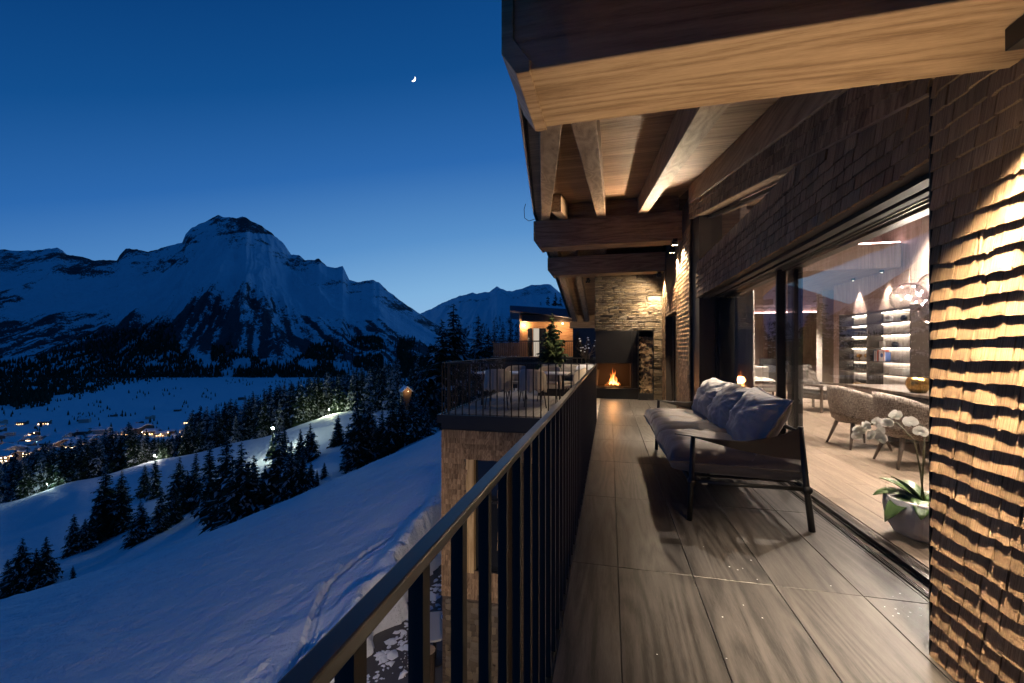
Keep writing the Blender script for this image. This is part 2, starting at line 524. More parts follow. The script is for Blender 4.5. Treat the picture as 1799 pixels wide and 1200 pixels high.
# trail trodden across the near slope
TRAIL = [(500, 1215), (522, 1165), (545, 1112), (556, 1072), (574, 1042), (600, 1010), (642, 974), (690, 945), (735, 921), (775, 903), (800, 892)]
def ray_near(u, v):
    """where a sight line meets the near slope"""
    d = np.linspace(5, 40, 1200)
    xc = xn_of(u) * d
    f = (H - near_z(xc, d)) / d - (v - 614) / FPX
    i = np.argmax(f < 0) if (f < 0).any() else len(d) - 1
    return xc[i], d[i]
trail = np.array([ray_near(u, v) for u, v in TRAIL])
ts = np.linspace(0, 1, 240)
tk = np.linspace(0, 1, len(trail))
trail_p = np.stack([np.interp(ts, tk, trail[:, 0]), np.interp(ts, tk, trail[:, 1])], 1)
trail_p[:, 0] += .10 * (fbm(ts * 30, ts * 0, 2, 5) - .5)

def ground_detail(X, Y, Z, xc, zc):
    """wind ripples, the trodden trail, the cleared yard by the house"""
    big = (fbm(X * .05, Y * .05, 4, 3) - .5) * np.clip(zc / 40, .15, 1) * 2.0
    wind = (fbm(X * .55 + Y * .2, Y * 1.5, 4, 8) - .5) * .26 * np.clip(1.6 - zc / 60, 0, 1)
    far = (fbm(X * .012, Y * .012, 4, 6) - .5) * 9 * sstep(180, 420, zc)
    Z = Z + big * .55 + wind + far
    near = zc < 45
    d2 = np.full(X.shape, 9.0)
    idx = np.nonzero(near & (xc < 0))
    if len(idx[0]):
        px, pz = xc[idx], zc[idx]
        best = np.full(px.shape, 9.0)
        for a in range(0, len(trail_p), 1):
            q = (px - trail_p[a, 0]) ** 2 + (pz - trail_p[a, 1]) ** 2
            best = np.minimum(best, q)
        d2[idx] = np.sqrt(best)
    wob = fbm(X * 7.0, Y * 7.0, 2, 31)
    w = np.exp(-((d2 - .075) / .05) ** 2) + .4 * np.exp(-(d2 / .05) ** 2)
    rim = np.exp(-((d2 - .18) / .055) ** 2)
    Z = Z - w * (.02 + .20 * wob) + rim * (.0 + .09 * wob) - .03 * np.exp(-(d2 / .2) ** 2)
    lump = np.clip(fbm(X * 3.2, Y * 3.2, 3, 77) - .66, 0, 1) * sstep(1.6, .3, d2)
    Z = Z + lump * .6
    # yard below the balcony: snow cleared away, bank at its rim
    edge = -4.95 + (fbm(X * .0 + Y * 1.6, Y * .3, 4, 4) - .5) * .8
    t = sstep(0, -.55, X - edge)
    yard = (Y < 30) & (zc < 45)
    bank = np.exp(-((X - edge + .75) / .45) ** 2) * (.20 + .30 * fbm(X * 1.6, Y * 1.6, 3, 12)) + (fbm(X * 4.5, Y * 4.5, 4, 14) - .5) * .22 * np.exp(-((X - edge + .4) / .6) ** 2)
    Z = np.where(yard, (-5.95) * (1 - t) + (Z + bank) * t, Z)
    return Z

def build_land():
    az = np.concatenate([np.linspace(-76, -54, 60)[:-1], np.linspace(-54, -4, 520)[:-1], np.linspace(-4, 30, 110)])
    zc = np.concatenate([np.linspace(5.2, 24, 260)[:-1], np.linspace(24, 46, 90)[:-1], np.geomspace(46, 240, 170)[:-1], np.geomspace(240, 2390, 120)])
    A, D = np.meshgrid(np.radians(az), zc, indexing='ij')
    xc = np.tan(A) * D
    Z = land_z(xc, D)
    X = xc * CS - D * SN; Y = xc * SN + D * CS
    Z = ground_detail(X, Y, Z, xc, D)
    V = np.stack([X, Y, Z], -1)
    me = grid_mesh('snow_slope', V[:, ::-1], M['snow'])
    o = inst('snow_slope', me)
    tag(o, 'moonless blue snow slope falling away below the balcony', None, kind='structure')
build_land()

# ---------------------------------------------------------------- mountains
RID = [(-1400, 430), (-600, 452), (-300, 440), (-120, 455), (0, 437), (30, 441), (60, 440), (100, 435), (110, 440), (118, 448), (140, 449), (165, 457), (205, 457),
       (210, 448), (221, 436), (240, 437), (260, 442), (300, 431), (320, 425), (326, 410), (338, 399), (360, 390), (383, 378), (392, 381), (415, 383),
       (426, 379), (440, 387), (460, 397), (480, 411), (497, 427), (512, 447), (525, 447), (536, 456), (552, 456), (560, 454), (575, 468),
       (590, 470), (602, 467), (608, 480), (614, 492), (627, 495), (640, 494), (655, 492), (668, 498), (680, 510), (700, 525), (735, 549), (760, 566), (800, 588), (860, 602), (950, 610), (1150, 612)]
M['mountain'] = None
def mountain_mat():
    m = mat('snowy_rock', (.7, .7, .7), .8, spec=.15); t = NT(m)
    at = t.new('ShaderNodeAttribute'); at.attribute_name = 'rock'
    v = t.coords('Object', (1, 1, 1))
    n = t.noise(v, .02, 9, .72)
    n2 = t.noise(v, .11, 4, .65)
    f = t.math('ADD', at.outputs['Fac'], t.math('MULTIPLY', t.math('SUBTRACT', n, .5), 1.1))
    f = t.math('ADD', f, t.math('MULTIPLY', t.math('SUBTRACT', n2, .5), .7))
    f2 = t.ramp(f, [(.46, (0, 0, 0)), (.57, (1, 1, 1))])
    rock = t.mix(n2, (.035, .036, .04), (.13, .13, .135))
    t.color(t.mix(f2, (.80, .83, .88), rock))
    t.bump(n, .9, 22)
    return m
M['mountain'] = mountain_mat()

def mountain(name, ridge, D0, D1, z0f, u0, u1, cols, rows, seed, power=1.45, rockiness=1.0, peak=None, amp=1.0):
    ru = np.array([r[0] for r in ridge], float); rv = np.array([r[1] for r in ridge], float)
    az = np.linspace(math.atan(xn_of(u0)), math.atan(xn_of(u1)), cols)
    xn = np.tan(az); u = 899.5 + FPX * xn
    vr = np.interp(u, ru, rv) + (fbm(u * .12, u * 0, 3, seed) - .5) * 3.2
    Dr = D1 * (1 + .05 * (fbm(u * .012, u * 0 + 3, 3, seed + 1) - .5))
    zr = H - (vr - 614) / FPX * Dr
    s = np.linspace(0, 1.12, rows)
    S, XN = np.meshgrid(s, xn, indexing='ij')
    DR = np.broadcast_to(Dr, S.shape); ZR = np.broadcast_to(zr, S.shape)
    D = D0 + (DR - D0) * S
    Sc = np.minimum(S, 1)
    z0 = z0f(XN * D0)
    g = Sc ** power
    Z = z0 + (ZR - z0) * g
    Z = np.where(S > 1, ZR - (S - 1) * (DR - D0) * .8, Z)
    xc = XN * D
    if peak:
        pu, pd = peak
        phi = np.arctan2(xc - xn_of(pu) * pd, (pd + 250) - D)
        rr = np.hypot(xc - xn_of(pu) * pd, pd + 250 - D)
    else:
        phi = xc / 900; rr = D1 - D + 0 * xc
    wob = (fbm(xc * .003, D * .003, 3, seed + 9) - .5) * .35
    spur = ridged(phi * 7 + wob * 2, rr * .0009, 3, seed + 2)
    gul = ridged(phi * 26 + wob * 8, rr * .0016, 3, seed + 3)
    wgt = np.sin(np.pi * np.clip(Sc, 0, 1)) ** .8 * (S <= 1)
    rel = np.maximum(ZR - z0, 60)
    Z = Z + (spur - .5) * rel * .14 * wgt * amp + (gul - .5) * rel * .05 * wgt * amp * sstep(.8, .4, Sc)
    Z = Z + (fbm(xc * .01, D * .01, 5, seed + 4) - .5) * rel * .07 * wgt * amp
    # rock: cliff bands under the crest, streaks of scrub and scree in the gullies below
    band = ridged(xc * .0016 + wob * 3, (Z - .25 * xc) * .011, 4, seed + 5)
    top = sstep(.62, .86, Sc) * (fbm(xc * .0045, Z * .009, 5, seed + 6) * .75 + band * .45)
    low = sstep(.10, .2, Sc) * sstep(.62, .40, Sc + (fbm(phi * 3, rr * .001, 2, seed + 7) - .5) * .35)
    streak = ridged(phi * 30 + wob * 10, rr * .0011, 3, seed + 8) * .5 + fbm(phi * 70, rr * .006, 5, seed + 12) * .6
    patch = fbm(phi * 5 + 3, rr * .0016, 3, seed + 13)
    rock = np.maximum(top * .92 - .16, low * (streak * 1.15 + patch * .50 - .35)) * rockiness
    midrock = np.clip(fbm(xc * .004, D * .006, 4, seed + 14) - .62, 0, 1) * 2.2
    rock = np.maximum(rock, midrock * rockiness)
    X = xc * CS - D * SN; Y = xc * SN + D * CS
    V = np.stack([X, Y, Z], -1)
    o = inst(name, grid_mesh(name, V, M['mountain'], attr={'rock': rock}))
    tag(o, kind='structure')
    return dict(xn=xn, S=s, V=V, D=D, Z=Z)
MT = mountain('mountain', RID, 1950, 3500, lambda x: -138 + 0 * x, -1100, 1100, 1250, 330, 11, peak=(410, 3500))
MT_o = bpy.data.objects['mountain']; MT_o['label'] = 'broad snow-covered rocky peak rising across the valley'
RID2 = [(560, 640), (700, 572), (735, 552), (760, 541), (790, 526), (830, 513), (838, 516), (860, 512), (873, 503), (880, 508), (900, 512), (935, 500), (966, 499),
        (990, 518), (1010, 524), (1100, 505), (1300, 520)]
mountain('mountain', RID2, 3600, 6200, lambda x: -100 + 0 * x, 600, 1250, 420, 170, 41, power=1.1, rockiness=.75, amp=.7)
bpy.data.objects['mountain.001']['label'] = 'distant rounded snowy ridge right of the main peak'

# moon: a lit lune of a sphere
def moon():
    d = 9000.; u, v = 725.5, 138.
    c = c2w(xn_of(u) * d, d, H - (v - 614) / FPX * d)
    r = 4.6 / FPX * d * 1.02
    vd = (Vector((0, 0, H)) - c).normalized()
    right = vd.cross(Vector((0, 0, 1))).normalized() * -1
    right = Vector((0, 0, 1)).cross(vd).normalized()
    up = vd.cross(right)
    ang = R(-38)
    a = right * math.cos(ang) + up * math.sin(ang); b = -right * math.sin(ang) + up * math.cos(ang)
    mb = MB(); n = 24
    vs, fs = [], []
    for i in range(n + 1):
        t = -math.pi / 2 + math.pi * i / n
        for k, w in enumerate((.42, .6, .8, .95, 1.0)):
            x = math.cos(t) * w
            dep = math.sqrt(max(0, 1 - x * x - math.sin(t) ** 2))
            vs.append(c + (a * x + b * math.sin(t) + vd * dep) * r)
    for i in range(n):
        for k in range(4):
            q = i * 5 + k
            fs.append((q, q + 1, q + 6, q + 5))
    mb.add(vs, fs)
    o = mb.build('moon', emit('moonlit_surface', (1, .98, .93), 3.0))
    tag(o, 'thin white crescent moon hanging in the dark blue sky', 'moon')
moon()

# ---------------------------------------------------------------- conifers
M['needles'] = mat('needles', (.012, .024, .014), .8, spec=.15)
_t = NT(M['needles']); _oi = _t.new('ShaderNodeObjectInfo'); _ge = _t.new('ShaderNodeNewGeometry')
_t.color(_t.mix(_t.math('FRACT', _t.math('ADD', _ge.outputs['Random Per Island'], _oi.outputs['Random'])), (.012, .022, .014), (.042, .068, .036)))
M['needles_green'] = mat('bright_needles', (.03, .05, .02), .7, spec=.2)
_t = NT(M['needles_green']); _ge = _t.new('ShaderNodeNewGeometry')
_t.color(_t.mix(_ge.outputs['Random Per Island'], (.022, .045, .02), (.085, .11, .045)))
M['twigsnow'] = mat('branch_snow', (.72, .75, .80), .7)

def conifer_mesh(seed, height=1.0, width=.23, levels=38, per=8, snowy=.15, twig=5, droop=.5, mats=None, bare=.05, power=.80):
    """crown of a spruce, unit height: boughs in loose whorls, each bough a fan of drooping sprays"""
    rg = random.Random(seed)
    V, F, MI = [], [], []
    def tri(a, b, c, m):
        n = len(V); V.extend((a, b, c)); F.append((n, n + 1, n + 2)); MI.append(m)
    gap_az = rg.uniform(0, 6.28); gap_w = rg.uniform(.3, .9)
    lump = [rg.uniform(.82, 1.18) for _ in range(9)]
    sp = (1 - bare) / levels
    for L in range(levels):
        t = L / (levels - 1)
        rad = width * ((1 - t) ** power) * lump[int(t * 8)] + .012
        nb = max(4, int(per * (1 - .45 * t)))
        off = rg.uniform(0, 6.28)
        for k in range(nb):
            zb = bare + (1 - bare) * t * .985 + rg.uniform(-.6, .6) * sp
            a = off + 2 * math.pi * k / nb + rg.uniform(-.35, .35)
            rr = rad * rg.uniform(.55, 1.2)
            if abs((a - gap_az + math.pi) % (2 * math.pi) - math.pi) < gap_w and rg.random() < .45: rr *= .6
            dx, dy = math.cos(a), math.sin(a)
            sx, sy = -dy, dx
            dr = droop * rg.uniform(.5, 1.3) * (1.05 - t * .95)
            pts = []
            for q in (0, .33, .66, 1.0):
                pts.append((dx * rr * q, dy * rr * q, zb - dr * rr * q * (1.3 - .5 * q)))
            hvy = rg.random() < snowy
            w0 = rr * .17
            for q in range(3):
                p, p2 = pts[q], pts[q + 1]
                w1 = w0 * (1 - q / 3)
                tri((p[0] + sx * w1, p[1] + sy * w1, p[2]), (p[0] - sx * w1, p[1] - sy * w1, p[2]), p2, 1 if hvy and q else 0)
            for j in range(twig):
                q = (j + .5) / twig
                i = min(2, int(q * 3)); f = q * 3 - i
                b0 = [pts[i][e] * (1 - f) + pts[i + 1][e] * f for e in range(3)]
                for sd in (-1, 1):
                    ln = rr * (.46 - .26 * q) * rg.uniform(.6, 1.35) + .006
                    fw = rg.uniform(.3, .8)
                    tip = (b0[0] + (sx * sd * .85 + dx * fw) * ln, b0[1] + (sy * sd * .85 + dy * fw) * ln, b0[2] - ln * rg.uniform(.2, 1.2))
                    wd = ln * .36 + .002
                    mm = 1 if rg.random() < snowy * (1.5 if hvy else .45) else 0
                    tri((b0[0] - dx * wd, b0[1] - dy * wd, b0[2]), (b0[0] + dx * wd, b0[1] + dy * wd, b0[2] - wd * .4), tip, mm)
    V = np.array(V) * height
    return tri_mesh('crown', V, F, mats or [M['needles'], M['twigsnow']], MI)
def trunk_mesh(height=1.0, r=.018):
    mb = MB()
    mb.tube([(0, 0, -.04), (0, 0, .3), (.004, 0, .7), (0, 0, .985)], [r, r * .8, r * .4, .002], 7)
    return mb.mesh('trunk', M['bark'])
TR_T = trunk_mesh()
CROWNS = [conifer_mesh(i, width=w, snowy=s, levels=lv, per=p) for i, (w, s, lv, p) in enumerate(
    [(.22, .20, 38, 9), (.25, .22, 36, 9), (.19, .20, 42, 8), (.24, .12, 36, 10), (.17, .18, 42, 8)])]
CROWNS_S = [conifer_mesh(20 + i, width=w, snowy=.42, levels=lv, per=9) for i, (w, lv) in enumerate([(.19, 40), (.22, 36), (.17, 42)])]
def tree(name, loc, h, crown, label, group, cat='tree', wide=1.0):
    e = empty(name, loc, random.uniform(0, 6.28))
    e.scale = (h * wide, h * wide, h)
    inst('trunk', TR_T, e); inst('crown', crown, e)
    tag(e, label, cat, group)
    return e
def land_point(u, zc):
    xc = xn_of(u) * zc
    xa, za = np.array([[xc]]), np.array([[zc]])
    z = land_z(xa, za)
    X = xa * CS - za * SN; Y = xa * SN + za * CS
    return Vector((X[0, 0], Y[0, 0], ground_detail(X, Y, z, xa, za)[0, 0]))
_dd = np.concatenate([np.linspace(41, 240, 500)])
def land_hit(u, v, lo=44, hi=152):
    """distance along a bearing at which the open slope is seen at photo height v"""
    d = np.linspace(lo, hi, 400)
    vv = 614 + FPX * (H - land_z(xn_of(u) * d, d)) / d
    run = np.minimum.accumulate(vv)
    i = np.nonzero((vv <= v) & (vv <= run + .01))[0]
    return float(d[i[0]]) if len(i) else float(d[int(np.argmin(np.abs(vv - v)))])
MID = [  # bearing, foot, top (photo heights), label words
 (14, 1056, 985), (40, 1050, 948), (82, 1032, 944), (64, 1040, 965), (128, 1027, 993), (130, 976, 905), (150, 968, 912), (168, 955, 884), (186, 946, 828), (214, 936, 830), (205, 937, 893),
 (247, 954, 880), (284, 936, 857), (308, 921, 868), (273, 876, 806), (255, 872, 818), (316, 896, 804), (345, 892, 798), (330, 900, 830), (368, 901, 783), (398, 918, 768), (424, 922, 780),
 (446, 906, 800), (385, 932, 888), (466, 897, 818), (490, 892, 752), (512, 885, 775), (532, 872, 790), (546, 856, 808), (557, 853, 822), (570, 838, 809), (545, 808, 742), (528, 812, 752), (594, 780, 727),
 (612, 818, 742), (628, 820, 690), (650, 806, 700), (672, 800, 716), (690, 792, 694), (708, 782, 700), (730, 772, 690), (750, 764, 700), (640, 770, 700), (480, 800, 760), (500, 806, 748)]
special = {0: 'spruce cut by the photo edge at the bottom of the snowfield', 4: 'small bushy spruce standing alone low on the snow slope', 30: 'tiny young spruce alone on the open snow near the crest',
           9: 'tall dark spruce at the top of the left clump below the piste', 19: 'slim dark spruce standing beside the piste edge in the middle clump', 33: 'lone pointed spruce in the snow gap right of the bright floodlight',
           25: 'wide dark spruce directly below the bright star-like floodlight', 11: 'isolated round spruce in front of the middle snow clump'}
for i, (u, vb, vt) in enumerate(MID):
    d = land_hit(u, vb)
    p = land_point(u, d)
    h = (vb - vt) / FPX * d * 1.04
    if i in special: lab, grp = special[i], 'spruces on the open snow slope'
    else:
        where = ('in the lowest clump near the left photo edge' if u < 110 else 'in the clump below the lower piste' if u < 232 else 'in the clump in front of the white floodlight' if u < 335
                 else 'in the dense clump below the greenish floodlight' if u < 475 else 'around the greenish floodlight' if u < 585 else 'in the row descending beside the terrace block')
        lab, grp = 'dark spruce ' + where, 'spruces on the open snow slope'
    tree('spruce_tree', p - Vector((0, 0, .3)), h, CROWNS[i % 5], lab, grp, wide=random.uniform(1.05, 1.3))
rg = random.Random(3)
# wood behind the lit piste
k = 0
for u in np.arange(-30, 700, 7.8):
    for row in range(3):
        uu = u + rg.uniform(-4, 4)
        d = 158 + row * 16 + rg.uniform(-6, 8)
        p = land_point(uu, d)
        vtop = np.interp(uu, [0, 60, 130, 185, 225, 255, 285, 320, 340, 380, 415, 445, 490, 530, 560, 590, 620, 660, 700], [800, 780, 768, 754, 742, 752, 772, 755, 714, 712, 694, 688, 672, 668, 657, 650, 646, 636, 626]) + rg.choice([rg.uniform(-5, 10), rg.uniform(0, 34)])
        ztop = H - (vtop - 614) / FPX * d
        h = max(9, ztop - p.z)
        if h > 36: h = rg.uniform(28, 36)
        snowy = rg.random() < (.25 if uu < 330 else .42)
        where = 'lower left end of' if uu < 150 else 'left part of' if uu < 300 else 'middle of' if uu < 450 else 'upper part of' if uu < 580 else 'upper right end of'
        lab = ('snow-dusted' if snowy else 'dark') + ' spruce in the wood behind the ' + where + ' the lit piste'
        tree('spruce_tree', p - Vector((0, 0, .5)), h, (CROWNS_S[k % 3] if snowy else CROWNS[k % 5]), lab, lab.replace('spruce', 'spruces'), wide=rg.uniform(.85, 1.2))
        k += 1
# tall pines right of the wood, behind the terrace
BIG = [(797, 92, 529, 1.15), (776, 88, 556, 1.2), (815, 96, 580, 1.0), (757, 95, 600, 1.1), (733, 110, 612, .9), (742, 84, 640, 1.0), (722, 120, 640, .9), (840, 112, 549, 1.0), (858, 116, 572, .9), (868, 125, 560, .8), (884, 118, 563, .75), (897, 122, 552, .75),
       (909, 116, 562, .7), (919, 126, 556, .7), (700, 128, 628, .9), (686, 130, 645, .9), (820, 80, 640, 1.2), (852, 82, 650, 1.2), (790, 70, 672, 1.2), (770, 74, 680, 1.2), (880, 84, 640, 1.1), (664, 132, 650, .9), (650, 136, 640, .9), (806, 105, 560, 1.0),
       (722, 84, 690, 1.2), (706, 86, 686, 1.2), (735, 82, 694, 1.2), (963, 170, 517, .8), (976, 165, 512, .8), (950, 175, 528, .8), (985, 150, 520, .9)]
for i, (u, d, vt, w) in enumerate(BIG):
    p = land_point(u, d)
    h = H - (vt - 614) / FPX * d - p.z
    snowy = i in (7, 9, 10, 11, 12, 13, 4, 14, 15, 22)
    lab = {0: 'tallest dark pine, pointed tip, standing behind the terrace corner', 1: 'broad dark pine just beside the tallest pine behind the terrace',
           7: 'snow-flecked spruce between the tall pines and the neighbouring house'}.get(i)
    grp = 'tall spruces behind the terrace'
    if not lab: lab = 'snow-flecked tall spruce near the terrace and neighbouring house' if snowy else 'dark tall spruce near the terrace and neighbouring house'
    tree('pine_tree' if i < 2 else 'spruce_tree', p - Vector((0, 0, .5)), h, (CROWNS_S[i % 3] if snowy else CROWNS[i % 5]), lab, grp, wide=w)

# far forest on the lower mountain flank and valley edge: one mass
def forest():
    rg = np.random.default_rng(5)
    V, F = [], []
    pts = []
    # on the mountain flank: rows s (height up the flank) by bearing
    xn, D, Zm = MT['xn'], MT['D'], MT['Z']
    u_col = 899.5 + FPX * xn
    nS = len(MT['S'])
    vv = 614 + FPX * (H - Zm) / D
    runmin = np.minimum.accumulate(vv, 0)
    up = np.interp(u_col, [-400, 0, 60, 110, 170, 240, 300, 312, 345, 370, 372, 410, 412, 440, 465, 505, 540, 560, 600, 660, 720, 760, 1100],
                   [600, 636, 634, 612, 588, 577, 570, 600, 640, 645, 606, 606, 618, 618, 640, 640, 620, 604, 596, 594, 600, 590, 590])
    cand = 0
    while len(pts) < 26000 and cand < 900000:
        cand += 1
        c = rg.integers(0, len(xn)); r = rg.integers(0, nS // 2)
        v = vv[r, c]; u = u_col[c]
        if v > runmin[r, c] + 3: continue
        if v < up[c] + rg.normal(0, 4): continue
        dens = 1.0
        if u > 345: dens = .95 if vnoise(np.array([u * .035]), np.array([v * .05]), 91)[0] > .42 else .05
        else: dens = 1.0 if vnoise(np.array([u * .03]), np.array([v * .07]), 95)[0] > .13 else .2
        if rg.random() > dens: continue
        X = xn[c] * D[r, c] * CS - D[r, c] * SN; Y = xn[c] * D[r, c] * SN + D[r, c] * CS
        pts.append((X, Y, Zm[r, c] - 3, rg.uniform(15, 30)))
    # valley edge and scattered trees on the meadows
    lowv = lambda u: np.interp(u, [-400, 0, 60, 110, 145, 210, 330, 345], [720, 716, 712, 702, 690, 674, 657, 640])
    n = 0; tries = 0
    while n < 5200 and tries < 60000:
        tries += 1
        u = rg.uniform(-260, 345); d = 1100 * (1960 / 1100) ** rg.random()
        z = float(land_z(np.array([xn_of(u) * d]), np.array([d]))[0])
        v = 614 + FPX * (H - z) / d
        if v > lowv(u) + rg.normal(0, 3): continue
        if vnoise(np.array([u * .05]), np.array([d * .01]), 57)[0] < .22: continue
        X = xn_of(u) * d * CS - d * SN; Y = xn_of(u) * d * SN + d * CS
        pts.append((X, Y, z - 4, rg.uniform(12, 26))); n += 1
    n = 0
    while n < 1500:                                    # wooded rise at the right end of the meadow
        u = rg.uniform(520, 780); d = rg.uniform(900, 1950)
        if u < 590 and rg.random() > (u - 515) / 75: continue
        p = land_point(u, d); n += 1
        pts.append((p.x, p.y, p.z - 3, rg.uniform(14, 26)))
    n = 0
    while n < 520:                                     # clumps on the meadow and between the houses
        u = rg.uniform(-100, 640); d = rg.uniform(620, 1900)
        if vnoise(np.array([u * .03]), np.array([d * .012]), 55)[0] < (.70 if d > 1000 else .5): continue
        p = land_point(u, d); n += 1
        pts.append((p.x, p.y, p.z - 2, rg.uniform(7, 16)))
    for (x, y, z, h) in pts:
        w = h * rg.uniform(.16, .24); a0 = rg.uniform(0, 6.28)
        for (zb, zt, ww) in ((.0, .62, 1.0), (.32, 1.0, .7)):
            b = len(V)
            for k in range(5):
                a = a0 + k * 1.2566
                V.append((x + math.cos(a) * w * ww, y + math.sin(a) * w * ww, z + h * zb))
            V.append((x, y, z + h * zt))
            for k in range(5): F.append((b + k, b + (k + 1) % 5, b + 5))
    o = inst('forest', tri_mesh('forest', V, F, M['needles']))
    tag(o, 'dark conifer forest covering the foot of the mountain', 'forest', kind='stuff')
forest()

# ---------------------------------------------------------------- village in the valley
M['vwin'] = emit('lit_village_window', (1.0, .62, .28), 7.0)
M['vwin2'] = emit('bright_village_window', (1.0, .74, .45), 16.0)
M['vwall'] = mat('village_wall', (.16, .11, .08), .8)
M['vwall2'] = mat('village_plaster', (.45, .40, .34), .8)
def vhouse_mesh():
    w = MB(); w.box(-.5, .5, -.5, .5, -.3, 1)
    w.prism([(-.5, 1), (.5, 1), (0, 1.32)], 'x', -.5, .5)
    r = MB()
    for s in (-1, 1):
        r.add([(-.6, s * .62, .93), (.6, s * .62, .93), (.6, 0, 1.36), (-.6, 0, 1.36), (-.6, s * .62, 1.03), (.6, s * .62, 1.03), (.6, 0, 1.48), (-.6, 0, 1.48)],
              [(3, 2, 1, 0), (4, 5, 6, 7), (0, 1, 5, 4), (1, 2, 6, 5), (2, 3, 7, 6), (3, 0, 4, 7)])
    win = MB(); win.box(-.5, .5, -.5, .5, -.5, .5)
    return w.mesh('wall', M['vwall']), w.mesh('wall', M['vwall2']), r.mesh('roof', M['far_snow']), win.mesh('window', M['vwin']), win.mesh('window', M['vwin2'])
VW, VW2, VR, VWI, VWI2 = vhouse_mesh()
rgv = random.Random(12)
HOUSES = [(225, 905, 15, 1, 'dark'), (246, 900, 34, 1, 'dark'), (268, 890, 22, 1, 'dark'), (285, 880, 18, 1, 'dark'), (300, 900, 16, 0, ''), (330, 860, 20, 1, ''), (355, 840, 22, 0, ''), (380, 905, 18, 1, ''),
 (56, 700, 30, 1, 'bright'), (62, 720, 20, 1, ''), (18, 690, 36, 1, ''), (8, 660, 30, 1, 'bright'), (98, 760, 34, 0, ''), (120, 770, 26, 0, ''), (134, 735, 26, 1, 'bright'), (150, 760, 18, 1, ''), (45, 770, 24, 0, ''), (28, 800, 20, 1, ''),
 (180, 820, 22, 1, ''), (165, 850, 14, 1, ''), (205, 800, 18, 1, ''), (218, 815, 16, 1, ''), (230, 780, 16, 1, ''), (255, 800, 20, 1, ''), (275, 770, 28, 1, ''), (290, 800, 18, 1, ''), (312, 790, 16, 1, ''), (60, 880, 16, 1, ''), (75, 850, 14, 0, ''),
 (100, 850, 16, 1, ''), (128, 880, 18, 0, ''), (200, 1080, 14, 0, ''), (264, 1050, 16, 0, ''), (312, 1150, 14, 0, ''), (425, 1350, 20, 0, 'barn'), (410, 900, 20, 1, ''), (10, 860, 18, 1, ''), (-30, 700, 30, 1, ''), (346, 900, 22, 1, ''), (366, 880, 16, 1, ''), (82, 735, 20, 1, ''), (110, 705, 24, 1, 'bright'), (240, 840, 15, 1, ''), (150, 800, 22, 1, ''), (190, 770, 24, 1, '')]
for _k in range(34):
    HOUSES.append((rgv.uniform(-20, 335), rgv.uniform(690, 1010), rgv.uniform(13, 24), 1 if rgv.random() < .8 else 0, ''))
for i, (u, d, w, lit, sp) in enumerate(HOUSES):
    p = land_point(u, d)
    e = empty('village_house', p, rgv.uniform(-.5, .5) + YAW)
    dp, hh = w * rgv.uniform(.6, .9), w * rgv.uniform(.32, .5)
    e.scale = (w, dp, hh)
    inst('wall', VW if rgv.random() < .6 else VW2, e); inst('roof', VR, e)
    if lit:
        n = 10 if sp == 'bright' else rgv.randint(3, 6)
        for q in range(n):
            inst('window', VWI2 if (sp == 'bright' or rgv.random() < .3) else VWI, e, (-.42 + .84 * (q % 5) / 4 + rgv.uniform(-.03, .03), -.505, .25 + .4 * (q // 5) + rgv.uniform(-.04, .04)), (0, 0, 0), (.09 * rgv.uniform(.6, 1.3), .02, .17))
    if sp == 'barn': lab, g = 'small dark barn alone on the snowy valley meadow', 'houses of the valley village'
    elif i == 1: lab, g = 'long dark hotel with rows of lit windows below the meadow', 'houses of the valley village'
    elif i == 8: lab, g = 'brightest lit village house near the left photo edge', 'houses of the valley village'
    else: lab, g = ('snow-roofed village house with lit windows, ' + ('far left' if u < 90 else 'left of centre' if u < 190 else 'right part') + ' of the valley village', 'lit houses of the valley village') if lit else ('unlit snow-roofed village house, ' + ('left half' if u < 150 else 'right half') + ' of the valley village', 'unlit houses of the valley village')
    tag(e, lab, 'house', g)
M['vlamp'] = emit('street_lamp_glow', (1.0, .66, .32), 60)
M['vlampg'] = emit('cold_lamp_glow', (.45, 1.0, .85), 60)
bulb = MB(); bulb.lathe([(.01, -.5), (.35, -.35), (.5, 0), (.35, .35), (.01, .5)], seg=8)
VLB, VLBG = bulb.mesh('lamp_head', M['vlamp']), bulb.mesh('lamp_head', M['vlampg'])
pole_m = MB().tube([(0, 0, 0), (0, 0, 1)], .015, 6).mesh('pole', M['steel'])
for i, (u, d, g, pw) in enumerate([(64, 780, 1, 5200), (168, 830, 0, 6000), (222, 890, 0, 5200), (75, 705, 0, 5200), (85, 700, 0, 3000), (20, 655, 0, 4400), (140, 728, 0, 5200), (250, 870, 0, 3000), (282, 850, 0, 3000), (110, 745, 0, 1800),
                                (40, 690, 0, 3000), (200, 810, 0, 1800), (268, 765, 0, 2400), (340, 880, 0, 1800), (5, 690, 0, 2400), (295, 870, 0, 1600), (60, 860, 0, 1000), (385, 885, 0, 1800)]):
    p = land_point(u, d)
    e = empty('street_lamp', p)
    inst('pole', pole_m, e, (0, 0, 0), (0, 0, 0), (4, 4, 9))
    inst('lamp_head', VLBG if g else VLB, e, (0, 0, 9.2), (0, 0, 0), (1.0, 1.0, 1.0))
    light('street_light', 'POINT', (0, 0, 8), pw, (.5, 1, .85) if g else (1, .68, .38), e, .5)
    tag(e, 'greenish street lamp in the valley village' if g else 'warm street lamp between the valley houses', 'street lamp', 'street lamps of the village')

